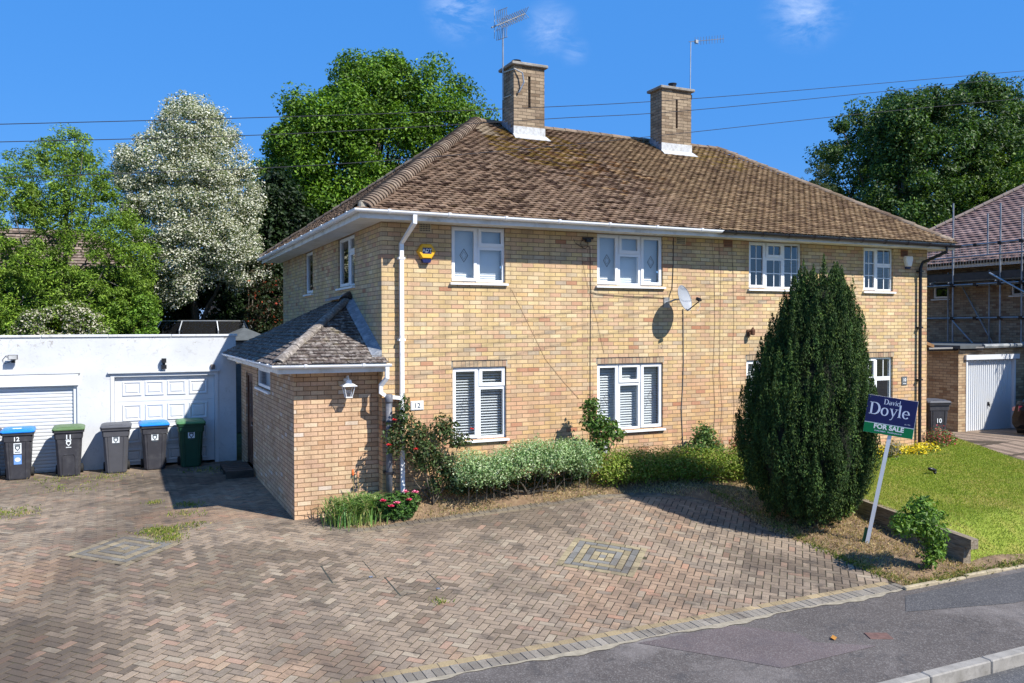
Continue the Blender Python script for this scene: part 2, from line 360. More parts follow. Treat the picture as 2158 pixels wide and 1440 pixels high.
def dpoly(px, py, poly):
    px = np.asarray(px, float); py = np.asarray(py, float); d = np.full(px.shape, 1e9); n = len(poly)
    for i in range(n):
        x0, y0 = poly[i]; x1, y1 = poly[(i+1) % n]; dx, dy = x1-x0, y1-y0; L2 = dx*dx+dy*dy or 1e-9
        t = np.clip(((px-x0)*dx+(py-y0)*dy)/L2, 0, 1); d = np.minimum(d, np.hypot(px-x0-t*dx, py-y0-t*dy))
    return d
def sheet(name, poly, zf, mat, step=.1, kind='structure', parent=None):
    xs = [p[0] for p in poly]; ys = [p[1] for p in poly]
    X = np.arange(min(xs)-step, max(xs)+step*2, step); Y = np.arange(min(ys)-step, max(ys)+step*2, step)
    gx, gy = np.meshgrid(X, Y, indexing='ij'); z = zf(gx, gy)
    cx = (gx[:-1, :-1]+step/2); cy = (gy[:-1, :-1]+step/2); ins = inpoly(cx, cy, poly)
    V = np.stack([gx, gy, z*np.ones_like(gx)], -1).reshape(-1, 3); nY = len(Y)
    ii, jj = np.nonzero(ins); a = ii*nY+jj
    F = np.stack([a, a+nY, a+nY+1, a+1], 1)
    me = fastmesh(name, V, F); me.materials.append(mat); o = link(name, me, parent)
    if kind: o['kind'] = kind
    return o
def fastmesh(name, V, F, col=None, smooth=False):
    used = np.unique(F); mp_ = np.zeros(len(V), np.int64); mp_[used] = np.arange(len(used)); V = V[used]; F = mp_[F]
    me = bpy.data.meshes.new(name); n, k = F.shape
    me.vertices.add(len(V)); me.vertices.foreach_set('co', V.astype(np.float32).ravel())
    me.loops.add(n*k); me.loops.foreach_set('vertex_index', F.astype(np.int32).ravel())
    me.polygons.add(n); me.polygons.foreach_set('loop_start', (np.arange(n)*k).astype(np.int32))
    me.polygons.foreach_set('use_smooth', np.full(n, smooth))
    me.update(calc_edges=True)
    if col is not None:
        a = me.attributes.new('Col', 'FLOAT_COLOR', 'FACE'); arr = np.ones((n, 4), np.float32); arr[:, :3] = col; a.data.foreach_set('color', arr.ravel())
    return me

# ---------------------------------------------------------------- foliage
def unit(a): return a/np.maximum(np.linalg.norm(a, axis=1, keepdims=True), 1e-6)
def leafmesh(name, pos, nrm, size, col, mat, parent=None, asp=.55, rg=None, fold=.25, axis=None):
    rg = rg or np.random.default_rng(1); n = len(pos); nrm = unit(nrm)
    t = rg.normal(size=(n, 3)) if axis is None else axis
    t = unit(t-nrm*np.sum(t*nrm, 1, keepdims=True)); b = np.cross(nrm, t); s = size[:, None]
    V = np.stack([pos-t*s*.5, pos+b*s*asp*.5+nrm*s*fold*.3-t*s*.05, pos+t*s*.5, pos-b*s*asp*.5+nrm*s*fold*.3-t*s*.05], 1).reshape(-1, 3)
    F = np.arange(n*4).reshape(n, 4)
    me = fastmesh(name, V, F, col); me.materials.append(mat); return link(name, me, parent)
def palette(rg, n, cols, w=None, var=.18):
    cols = np.array(cols, float); k = rg.choice(len(cols), n, p=w); c = cols[k]*(1+rg.normal(size=(n, 1))*var)
    return np.clip(c, .003, 1)
def clumps_to_leaves(rg, C, Rr, per, size, up=.45, sq=.75):
    n = len(C)*per; k = np.repeat(np.arange(len(C)), per)
    d = unit(rg.normal(size=(n, 3))); r = rg.random(n)**.3
    P = C[k]+d*(Rr[k]*r)[:, None]*np.array([1, 1, sq]); nr = unit(d*.6+rg.normal(size=(n, 3))*.55+np.array([0, 0, up]))
    return P, nr, size*(.6+.8*rg.random(n)), k
def crown(name, poly, y0, R, ncl, cr, per, size, cols, seed, parent, w=None, mat=LEAF, keep=1.0, edge=.85, asp=.55, holes=None, up=.45, flower=None):
    rg = np.random.default_rng(seed); xs = [p[0] for p in poly]; zs = [p[1] for p in poly]; C = []
    while len(C) < ncl:
        x = rg.uniform(min(xs), max(xs), 4000); z = rg.uniform(min(zs), max(zs), 4000)
        ins = inpoly(x, z, poly); x = x[ins]; z = z[ins]; d = dpoly(x, z, poly); ok = d > edge*cr; x, z, d = x[ok], z[ok], d[ok]
        hd = np.where(d < R, np.sqrt(np.maximum(2*d*R-d*d, 0)), R)
        s = np.sign(rg.random(len(x))-.62)*rg.random(len(x))**.35
        y = y0+s*hd
        C += list(zip(x, y, z))
    C = np.array(C[:ncl])
    if holes:
        for hx, hz, hr in holes: C = C[np.hypot(C[:, 0]-hx, C[:, 2]-hz) > hr]
    Rr = cr*(.5+.8*rg.random(len(C)))
    P, nr, sz, k = clumps_to_leaves(rg, C, Rr, per, size, up)
    cl = (1+rg.normal(size=len(C))*.16)[k][:, None]; col = palette(rg, len(P), cols, w)*cl
    if flower:
        fcols, share = flower; top = (nr[:, 2] > -.1) & (rg.random(len(P)) < share)
        fc = palette(rg, len(P), fcols, None, .07); col[top] = fc[top]
    leafmesh(name, P, nr, sz, np.clip(col, .003, .9), mat, parent, asp, rg)
    return C
def limb(m, a, b, r0_, r1_, rg, n=5, wob=.08):
    a = Vector(a); b = Vector(b); L_ = (b-a).length; pts = []
    for i in range(n+1):
        t = i/n; p = a.lerp(b, t)+Vector((0, 0, -.12*L_*math.sin(math.pi*t)*.5)) + Vector(rg.normal(size=3))*wob*L_*(.25 if 0 < i < n else 0)
        pts.append(p)
    m.tube(pts, [r0_+(r1_-r0_)*i/n for i in range(n+1)], 6)
def trunk(name, base, top, r, C, nl, seed, parent, mat=BARK):
    rg = np.random.default_rng(seed); m = MB(); b = Vector(base); t = Vector(top)
    limb(m, b, t, r, r*.35, rg, 7, .03)
    idx = rg.choice(len(C), min(nl, len(C)), replace=False)
    for i in idx:
        f = rg.uniform(.25, .9); s = b.lerp(t, f); e = Vector(C[i]); limb(m, s, e, r*.4*(1-f*.6), .012, rg, 5, .1)
    m.build(name, mat, parent, smooth=True)
def blobs(name, bl, size, cols, seed, parent=None, mat=LEAF, w=None, up=.4, asp=.55, shell=.45, flower=None, axis=None):
    rg = np.random.default_rng(seed); P = []; Nn = []
    for cx, cy, cz, rx, ry, rz, n in bl:
        d = unit(rg.normal(size=(n, 3))); r = rg.random(n)**shell*(1+.25*np.sin(d[:, 0]*7+cx*9)*np.sin(d[:, 2]*6+cz*5))
        P.append(np.array([cx, cy, cz])+d*r[:, None]*np.array([rx, ry, rz])); Nn.append(unit(d*.7+rg.normal(size=(n, 3))*.6+np.array([0, 0, up])))
    P = np.concatenate(P); Nn = np.concatenate(Nn); sz = size*(.6+.8*rg.random(len(P))); col = palette(rg, len(P), cols, w)
    if flower:
        fcols, share = flower; top = (Nn[:, 2] > 0) & (rg.random(len(P)) < share); fc = palette(rg, len(P), fcols, None, .07); col[top] = fc[top]
    return leafmesh(name, P, Nn, sz, col, mat, parent, asp, rg)
def blades(name, X, Y, Z, h, wd, cols, seed, parent=None, lean=.5, w=None, mat=LEAF):
    rg = np.random.default_rng(seed); n = len(X); a = rg.random(n)*2*math.pi; l = rg.random(n)*lean
    hh = h*(.4+.9*rg.random(n)); ww = wd*(.6+.8*rg.random(n)); cx, sx = np.cos(a), np.sin(a)
    dx = np.cos(a+1.57)*l*hh; dy = np.sin(a+1.57)*l*hh
    base = np.stack([X, Y, Z], 1); side = np.stack([cx, sx, np.zeros(n)], 1)*ww[:, None]/2
    mid = base+np.stack([dx*.35, dy*.35, hh*.6], 1); tip = base+np.stack([dx, dy, hh*np.sqrt(np.maximum(1-l*l*.6, .2))], 1)
    V = np.stack([base-side, base+side, mid+side*.8, tip, mid-side*.8], 1).reshape(-1, 3)
    F = np.arange(n*5).reshape(n, 5)
    me = fastmesh(name, V, F, palette(rg, n, cols, w)); me.materials.append(mat); return link(name, me, parent)

# ================================================================ GROUND
gx = sorted(set([-400, -150, -60, -30]+list(np.arange(-20, 46, 1.))+[60, 100, 200, 400])); gy = sorted(set([-400, -150, -60, -30]+list(np.arange(-16, 41, .5))+[60, 100, 200, 500]))
GX, GY = np.meshgrid(gx, gy, indexing='ij')
GZ = np.where(GY < -5.4, -.62, np.where(GY < 0.2, H(-5+0*GX, GY)-.04, -.03)); 
V = np.stack([GX, GY, GZ], -1).reshape(-1, 3); nY = len(gy); ii, jj = np.meshgrid(range(len(gx)-1), range(nY-1), indexing='ij'); a = (ii*nY+jj).ravel()
me = fastmesh('ground', V, np.stack([a, a+nY, a+nY+1, a+1], 1)); me.materials.append(GROUND); link('ground', me)['kind'] = 'structure'

bed_curve = [(-.95, .1), (-.95, -.28), (-.55, -.64), (.4, -.68), (1.36, -.76), (2.58, -.92), (3.9, -.96), (4.75, -1.25), (5.3, -1.9), (5.42, -2.6), (5.36, -3.3), (5.6, -4.0), (5.62, -4.7), (5.52, -5.4)]
drive_poly = [(-10, -5.42), (-10, 7.08), (-1.4, 7.08), (-1.4, 0.5), (-.95, .5)]+bed_curve[1:-1]+[(5.5, -5.42)]
sheet('driveway_sand_bed', [(-10.2, -5.72), (-10.2, 7.1), (0, 7.1), (0, -.2), (5.1, -1.0), (5.7, -2), (5.75, -5.72)], lambda x, y: H(x, y)-.0015, DIRT, .1)

def paving():
    rg = np.random.default_rng(3); th = R_(46); c, s = math.cos(th), math.sin(th); U = .1
    i, j = np.meshgrid(np.arange(-190, 190), np.arange(-190, 190), indexing='ij'); i = i.ravel(); j = j.ravel(); t = (i-j) % 4
    hz = t == 0; vt = t == 3
    cu = np.concatenate([(i[hz]+1)*U, (i[vt]+.5)*U]); cv = np.concatenate([(j[hz]+.5)*U, (j[vt]+1)*U])
    hu = np.concatenate([np.full(hz.sum(), U), np.full(vt.sum(), U/2)]); hv = np.concatenate([np.full(hz.sum(), U/2), np.full(vt.sum(), U)])
    x = cu*c-cv*s-2; y = cu*s+cv*c-.5
    ok = inpoly(x, y, drive_poly) | (dpoly(x, y, drive_poly) < .07) & (y > -5.5) & (y < 7.05) & (x > -10)
    for q in DECO: ok &= ~inpoly(x, y, q) | (dpoly(x, y, q) < .045)
    cu, cv, hu, hv, x, y = [a[ok] for a in (cu, cv, hu, hv, x, y)]
    cols = palette(rg, len(x), [(.28, .225, .175), (.31, .25, .195), (.25, .205, .165), (.34, .235, .18), (.22, .185, .15), (.33, .28, .22)], [.34, .30, .18, .05, .04, .09], .045)
    patch = np.sin(x*1.3+2)*np.sin(y*1.1)+np.sin(x*.45-y*.7+1)*.7+.5*np.sin(x*2.9+y)*np.sin(y*3.3-x)+rg.normal(size=len(x))*.3
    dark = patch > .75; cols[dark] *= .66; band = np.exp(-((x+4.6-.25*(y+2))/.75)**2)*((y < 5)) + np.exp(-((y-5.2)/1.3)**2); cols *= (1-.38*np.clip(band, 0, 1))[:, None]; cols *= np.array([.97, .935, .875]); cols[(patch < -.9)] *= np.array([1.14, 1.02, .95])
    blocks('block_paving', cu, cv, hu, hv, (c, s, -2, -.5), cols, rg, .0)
def blocks(name, cu, cv, hu, hv, fr, cols, rg, lift, kind='structure', zf=H, gap=.0064):
    c, s, ox, oy = fr; n = len(cu); hu = hu-gap; hv = hv-gap; b = .0022
    dz = rg.normal(size=n)*.0008+lift; tl = rg.normal(size=(n, 2))*.004; V = []
    for k, (sx, sy, inn, z) in enumerate([(-1, -1, 0, -.006), (1, -1, 0, -.006), (1, 1, 0, -.006), (-1, 1, 0, -.006), (-1, -1, 1, 0), (1, -1, 1, 0), (1, 1, 1, 0), (-1, 1, 1, 0)]):
        lu = sx*(hu-inn*b); lv = sy*(hv-inn*b); u = cu+lu; v = cv+lv; x = u*c-v*s+ox; y = u*s+v*c+oy
        V.append(np.stack([x, y, zf(x, y)+dz+z+tl[:, 0]*lu*2+tl[:, 1]*lv*2+.004], 1))
    V = np.stack(V, 1).reshape(-1, 3); o = np.arange(n)[:, None]*8
    F = np.concatenate([o+np.array(q) for q in ([4, 5, 6, 7], [0, 1, 5, 4], [1, 2, 6, 5], [2, 3, 7, 6], [3, 0, 4, 7])])
    me = fastmesh(name, V, F, np.tile(cols, (5, 1))); me.materials.append(PAVE); o_ = link(name, me); 
    if kind: o_['kind'] = kind
    return o_
def drect(cx, cy, a, b, th):
    c, s = math.cos(th), math.sin(th); return [(cx+u*c-v*s, cy+u*s+v*c) for u, v in ((-a, -b), (a, -b), (a, b), (-a, b))]
DTH = R_(46); DECO = [drect(2.26, -3.30, .55, .55, DTH), drect(-3.9, -.37, .55, .55, DTH)]
paving()
def deco(cx, cy, seed):
    rg = np.random.default_rng(seed); cu = []; cv = []; hu = []; hv = []; cols = []
    A, B = .55, .55
    for ring in range(6):
        a = A-ring*.1; b = B-ring*.1
        if b <= .02: break
        col = ((.30, .25, .155) if ring % 2 == 0 else (.185, .18, .165)) if cx > 0 else ((.25, .205, .135) if ring % 2 == 0 else (.17, .16, .14))
        if b < .06:
            for u in np.arange(-a+.1, a, .2): cu.append(u); cv.append(0); hu.append(.1); hv.append(.05); cols.append(col)
            break
        n = max(1, round((2*a)/.2)); l = 2*a/n
        for k in range(n):
            for sg in (-1, 1): cu.append(-a+l*(k+.5)); cv.append(sg*(b-.05)); hu.append(l/2); hv.append(.05); cols.append(col)
        n = max(1, round((2*b-.2)/.2)); l = (2*b-.2)/n
        for k in range(n):
            for sg in (-1, 1): cu.append(sg*(a-.05)); cv.append(-b+.1+l*(k+.5)); hu.append(.05); hv.append(l/2); cols.append(col)
    cols = np.array(cols)*(1+rg.normal(size=(len(cols), 1))*.12)
    blocks('decorative_paving_square', np.array(cu), np.array(cv), np.array(hu), np.array(hv), (math.cos(DTH), math.sin(DTH), cx, cy), cols, rg, .006)
deco(2.26, -3.30, 5); deco(-3.9, -.37, 6)
def line_course(name, pts, wid, ln, col, seed, lift=.008, var=.12, side=0):
    rg = np.random.default_rng(seed); P = [Vector(p) for p in pts]; m = []
    seg = []; acc = 0
    for a, b in zip(P, P[1:]): seg.append((acc, (b-a).length, a, b)); acc += (b-a).length
    n = int(acc/ln); V = []; cl = []; Fs = []
    for k in range(n):
        s_ = (k+.5)*ln
        for q in seg:
            if q[0] <= s_ <= q[0]+q[1]: t = (s_-q[0])/q[1]; c = q[2].lerp(q[3], t); d = (q[3]-q[2]).normalized(); break
        nn = Vector((-d.y, d.x)); c = c+nn*side; hl = ln/2-.0022; hw = wid/2-.002; b0 = len(V); z0 = lift+rg.normal()*.0015
        for inn, z in ((0, -.010), (.003, 0)):
            for sx, sy in ((-1, -1), (1, -1), (1, 1), (-1, 1)):
                p = c+d*sx*(hl-inn)+nn*sy*(hw-inn); V.append((p.x, p.y, float(H(p.x, p.y))+z0+z))
        for f in ([4, 5, 6, 7], [0, 1, 5, 4], [1, 2, 6, 5], [2, 3, 7, 6], [3, 0, 4, 7]): Fs.append([b0+i for i in f]); cl.append(np.array(col)*(1+rg.normal()*var) if f[0] == 4 else cl[-1])
    me = fastmesh(name, np.array(V), np.array(Fs), np.clip(np.array(cl), .01, 1)); me.materials.append(PAVE); o = link(name, me); o['kind'] = 'structure'; return o
def spline(pts, n=8):
    out = []
    P = [Vector(p) for p in pts]
    for i in range(len(P)-1):
        p0 = P[max(i-1, 0)]; p1 = P[i]; p2 = P[i+1]; p3 = P[min(i+2, len(P)-1)]
        for k in range(n):
            t = k/n; out.append(.5*((2*p1)+(p2-p0)*t+(2*p0-5*p1+4*p2-p3)*t*t+(3*p1-p0-3*p2+p3)*t**3))
    out.append(P[-1]); return out
line_course('border_course', spline(bed_curve[1:9]), .2, .1, (.20, .17, .13), 11, .012, side=-.02)
line_course('border_course_inner', [(p.x, p.y) for p in [q+Vector((0, -.15)) for q in spline([Vector(b) for b in bed_curve[2:9]])]], .09, .2, (.25, .20, .135), 12, .010)
line_course('edging_stretcher_course', [(-10, -5.46), (5.5, -5.46)], .1, .2, (.31, .24, .14), 13, .008)
line_course('edging_soldier_course', [(-10, -5.612), (5.55, -5.612)], .2, .1, (.23, .205, .17), 14, .008)
# haunching: ragged concrete band
m = MB(); rg = np.random.default_rng(5); xs = np.arange(-10, 5.8, .07); 
for a, b in zip(xs, xs[1:]):
    w1 = .06+.05*math.sin(a*3.1)+.02*math.sin(a*17); w2 = .06+.05*math.sin(b*3.1)+.02*math.sin(b*17)
    m.poly([(a, -5.715-max(.015, w1), -.3385), (b, -5.715-max(.015, w2), -.3385), (b, -5.71, -.338), (a, -5.71, -.338)])
m.build('concrete_haunching', plain('pale_haunching', (.31, .27, .2), .95, var=.3, vs=14))['kind'] = 'structure'
# pavement, kerb, road
PZ0 = -.342
m = MB(); m.poly([(-60, -7.69, PZ0-.004), (80, -7.69, PZ0-.004), (80, -5.70, PZ0-.004), (-60, -5.70, PZ0-.004)]); m.build('pavement', ASPH)['kind'] = 'structure'
m = MB(); m.poly([(1.2, -5.80, PZ0), (2.5, -5.82, PZ0), (3.0, -6.35, PZ0), (2.95, -6.6, PZ0), (3.5, -6.98, PZ0), (2.15, -7.0, PZ0), (1.85, -6.6, PZ0)]); m.build('pavement_patch', ASPHP)['kind'] = 'structure'
m = MB(); m.poly([(5.2, -5.92, PZ0), (14, -5.8, PZ0), (14, -6.45, PZ0), (6.2, -6.7, PZ0), (4.7, -6.35, PZ0)]); m.build('pavement_resurfaced_strip', asphalt('darker_tarmac', (.078, .076, .078), .3))['kind'] = 'structure'
m = MB(); m.poly([(-60, -30, -.46), (80, -30, -.46), (80, -7.80, -.46), (-60, -7.80, -.46)]); m.build('road', ASPHR)['kind'] = 'structure'
m = MB(); x = -30.
while x < 40:
    l = .9; m.bbox(x+.006, x+l-.006, -7.81, -7.68, -.55, -.325, .012); x += l
m.build('kerb_stones', CONC)['kind'] = 'structure'
m = MB(); x = 5.4
while x < 30:
    l = rnd.uniform(.5, .9); dy = .01*math.sin(x*2); m.bbox(x, x+l-.01, -5.76+dy, -5.70+dy, -.45, -.31+.01*math.sin(x*5), .01); x += l
m.build('path_edging', plain('old_edging', (.36, .30, .2), .95, var=.35, vs=14))['kind'] = 'structure'

bed_poly = [(p.x, p.y) for p in spline([Vector(b) for b in bed_curve])]+[(5.52, -5.69), (8.3, -5.69), (8.3, 0), (-.95, 0)]
EDGE = [(p.x, p.y) for p in spline([Vector(b) for b in bed_curve], 3)]+[(5.52, -5.69), (9, -5.69), (9, -5.8), (5.4, -5.8)]
def bedz(x, y): return HB(x, y)+.012*np.sin(np.asarray(x)*5.1)*np.sin(np.asarray(y)*4.3)
sheet('flower_bed_soil', bed_poly, bedz, SOIL, .05)
SL0 = (7.05, -5.5); SL1 = (7.85, -.1)
lawn_poly = [(7.05, -5.50), (7.1, -5.4), (7.9, -.05), (13.1, -.05), (14.6, .95), (14.9, 1.1), (14.15, -.5), (13.5, -1.8), (13.0, -3.6), (12.6, -5.50)]
sheet('lawn', lawn_poly, LZ, LAWN, .08)
m = MB(); m.poly([(12.97, -.1, .31), (14.0, .0, .28), (13.4, -1.8, .2), (12.9, -3.6, .05), (12.4, -5.7, -.32), (30, -5.7, -.32), (30, 0, .14), (30, 9, .16), (12.97, 9, .2)]); m.build('neighbour_driveway', DRIVE2)['kind'] = 'structure'
rg = np.random.default_rng(20)
x = rg.uniform(6.9, 15, 190000); y = rg.uniform(-5.69, 1.2, 190000); k = inpoly(x, y, lawn_poly); x = x[k]; y = y[k]
straw = (rg.random(len(x)) < .08+.5*np.clip(1-(x-7.1-(y+5.5)*.14)/1.1, 0, 1)+.45*np.clip((-3.9-y)/1.6, 0, 1)*(np.sin(x*2.1)*.5+.6)+.25*(np.sin(x*1.3+2)*np.sin(y*1.9+x) > .55))
xg, yg, xs2, ys2 = x[~straw], y[~straw], x[straw], y[straw]
g = blades('lawn_grass', xg, yg, LZ(xg, yg), .030, .006, [(.20, .28, .03), (.26, .33, .04), (.33, .36, .07), (.15, .22, .025)], 21, None, .8, [.34, .3, .2, .16]); g['kind'] = 'stuff'
g = blades('dry_lawn_grass', xs2, ys2, LZ(xs2, ys2), .026, .006, [(.42, .37, .12), (.50, .41, .20), (.36, .35, .09)], 25, None, .9); g['kind'] = 'stuff'
sheet('verge_soil', [(7.0, -5.69), (7.0, -5.3), (12.7, -5.3), (12.6, -5.69)], lambda x, y: -.325+0*x, SOIL, .05)
x = rg.uniform(-1, 8.3, 90000); y = rg.uniform(-5.69, 0, 90000); k = inpoly(x, y, bed_poly) & (np.hypot(x-6.35, y+3.0) > .3) & ((x-SL0[0])*(SL1[1]-SL0[1])-(y-SL0[1])*(SL1[0]-SL0[0]) < 0); x = x[k]; y = y[k]
k = (np.sin(x*3.1+1)*np.sin(y*2.7)+rg.normal(size=len(x))*.5 > -.35); x, y = x[k], y[k]
g = blades('dry_grass', x, y, bedz(x, y), .05, .006, [(.52, .40, .22), (.62, .49, .30), (.42, .31, .16), (.25, .27, .08), (.33, .23, .12)], 22, None, 1.1, [.32, .22, .2, .12, .14]); g['kind'] = 'stuff'
# moss and weeds growing in the joints of the drive
P = []
for cx, cy, r, n in [(-3.4, .35, .32, 700), (-3.3, -.1, .2, 300), (-3.42, 2.7, .16, 120), (-2.86, 2.25, .25, 160), (-5.66, 2.8, .5, 350), (-2.95, .6, .25, 120), (-4.2, 6.0, .5, 200), (-5.2, 6.1, .5, 160), (-3.0, 1.5, .3, 120), (-.4, -3.9, .1, 50), (-2.2, 5.9, .5, 160), (-4.9, 4.9, .7, 160)]:
    a = rg.normal(size=(n, 2))*r*.5; P.append(a+[cx, cy])
P = np.concatenate(P); g = blades('weeds', P[:, 0], P[:, 1], H(P[:, 0], P[:, 1]), .05, .008, [(.20, .26, .04), (.30, .31, .08), (.40, .33, .14), (.13, .2, .03)], 23, None, 1.1); g['kind'] = 'stuff'
P = [];
for k in range(240):
    s_ = rg.random(); cy = -5.5+s_*4; P.append(rg.normal(size=(6, 2))*.06+[5.62, cy])
P = np.concatenate(P); P2 = np.stack([rg.uniform(5.6, 9, 1600), -5.64+rg.normal(size=1600)*.05], 1); P = np.concatenate([P, P2])
g = blades('edge_weeds', P[:, 0], P[:, 1], np.minimum(bedz(P[:, 0], P[:, 1]), .3)-.02, .07, .01, [(.16, .22, .04), (.24, .26, .06), (.36, .30, .13)], 24, None, 1.1); g['kind'] = 'stuff'
# loose leaf, covers
m = MB(); m.M = Matrix.Translation((3.22, -6.64, PZ0+.005)) @ Matrix.Rotation(.6, 4, 'Z')
m.rings([[(-.03, -.02, .0), (.01, -.035, .02), (.05, -.01, .008)], [(-.035, .02, .02), (.0, .035, .0), (.055, .02, .025)]], False, False)
tag(m.build('fallen_leaf', plain('orange_leaf', (.55, .25, .05), .7)), 'curled orange leaf lying on the tarmac pavement', 'leaf')
m = MB(); m.M = Matrix.Translation((3.75, -6.78, PZ0)) @ Matrix.Rotation(-.45, 4, 'Z'); m.bbox(-.13, .13, -.09, .09, -.02, .006, .004)
tag(m.build('access_cover', IRONC), 'small rusty metal cover set in the pavement', 'utility cover')
def manhole(cx, cy, lab):
    t = thing('manhole_cover', lab, 'manhole cover', (cx, cy, float(H(cx, cy)))); a = R_(46)
    w_, d_ = .29, .35; m = MB(); zz = lambda a, b: float(H(cx+a, cy+b)-H(cx, cy))+.0068
    def strip(p, q, hw):
        n = 8; dx, dy = q[0]-p[0], q[1]-p[1]; l = math.hypot(dx, dy); nx, ny = -dy/l*hw, dx/l*hw
        for k in range(n):
            a = (p[0]+dx*k/n, p[1]+dy*k/n); b = (p[0]+dx*(k+1)/n, p[1]+dy*(k+1)/n)
            m.poly([(a[0]-nx, a[1]-ny, zz(*a)), (b[0]-nx, b[1]-ny, zz(*b)), (b[0]+nx, b[1]+ny, zz(*b)), (a[0]+nx, a[1]+ny, zz(*a))])
    strip((-w_, -d_), (w_, -d_), .005); strip((-w_, -d_), (-w_, d_), .009); strip((-w_, d_), (w_, d_), .004); strip((w_, -d_), (w_, d_), .004)
    m.build('frame', plain('cover_frame', (.05, .055, .045), .8, var=.4, vs=20), t, local=True)
    m = MB(); m.bbox(.20, .25, -.33, -.29, -.01, zz(.22, -.31)+.002, .004); m.build('lifting_key_hole', plain('blue_grey_plastic', (.16, .19, .25), .6), t, local=True)
manhole(-1.18, -2.43, 'block filled manhole cover outline in the drive, left one of the pair')
manhole(-.50, -3.16, 'block filled manhole cover outline in the drive, right one nearer the road')

# ================================================================ HOUSE
house = thing('semi_detached_house', 'yellow brick semi detached pair with brown hipped roof, two chimneys and left side porch', 'house', (6.5, 4.7, 0))
W, D, ZT = 12.97, 9.44, 4.90
def panel(m, fn, u0, u1, z0, z1, ops, rev):
    """wall panel with openings; fn(u,d,z)->point, d inward"""
    us = sorted(set([u0, u1]+[o[0] for o in ops]+[o[1] for o in ops])); zs = sorted(set([z0, z1]+[o[2] for o in ops]+[o[3] for o in ops]))
    for a, b in zip(us, us[1:]):
        for c, d in zip(zs, zs[1:]):
            if any(o[0] <= a and b <= o[1] and o[2] <= c and d <= o[3] for o in ops): continue
            m.poly([fn(a, 0, c), fn(b, 0, c), fn(b, 0, d), fn(a, 0, d)])
    for a, b, c, d in ops:
        for p, q in (((a, c), (b, c)), ((b, c), (b, d)), ((b, d), (a, d)), ((a, d), (a, c))):
            m.poly([fn(p[0], 0, p[1]), fn(q[0], 0, q[1]), fn(q[0], rev, q[1]), fn(p[0], rev, p[1])])
FR = lambda u, d, z: (u, d, z)
SD = lambda u, d, z: (d, u, z)
WZ0, WZ1, LZ0, LZ1 = 3.915, 4.875, 1.17, 2.43
front_ops = [(1.24, 2.26, WZ0, WZ1), (4.14, 5.62, WZ0, WZ1), (7.74, 9.16, WZ0, WZ1), (10.96, 11.88, WZ0, WZ1),
             (1.25, 2.27, LZ0, LZ1), (4.14, 5.62, LZ0, LZ1), (7.68, 9.12, LZ0, LZ1), (10.96, 11.88, LZ0, LZ1)]
side_ops = [(1.78, 3.08, WZ0, WZ1), (5.55, 6.42, WZ0, WZ1)]
m = MB()
panel(m, FR, 0, W, -.1, ZT, front_ops, .10)
panel(m, SD, 0, D, -.1, ZT, side_ops, .10)
m.poly([(W, 0, -.1), (W, D, -.1), (W, D, ZT), (W, 0, ZT)]); m.poly([(0, D, -.1), (W, D, -.1), (W, D, ZT), (0, D, ZT)])
m.poly([(0.02, .02, 2.6), (W-.02, .02, 2.6), (W-.02, D-.02, 2.6), (.02, D-.02, 2.6)])
wall = m.build('wall', BR_HOUSE, house)
# soldier course lintels
def lintel(u0, u1, z):
    m = MB(); n = int((u1-u0)/.075); l = (u1-u0)/n; rgl = random.Random(int(u0*100))
    for k in range(n):
        kk = rgl.uniform(.85, 1.12); m.col = tuple(c*kk for c in rgl.choice([(.42, .30, .19), (.47, .34, .21), (.38, .25, .17), (.43, .33, .22)])); d = rgl.uniform(0, .003)
        m.box(u0+k*l+.004, u0+(k+1)*l-.004, -.006-d, .02, z+.004, z+.104)
    m.build('lintel', attr_mat('lintel_brick', .9, 0, (40, .7, 1.15)), house, colr=True)
    m = MB(); m.box(u0-.02, u1+.02, -.002, .03, z+.0, z+.11); m.build('lintel_mortar', MORT, house)
    m = MB(); m.box(u0-.01, u1+.01, -.012, .02, z+.107, z+.122); m.build('damp_course_strip', WIRE, house)
for o in front_ops[4:]: lintel(o[0], o[1], LZ1+.002)

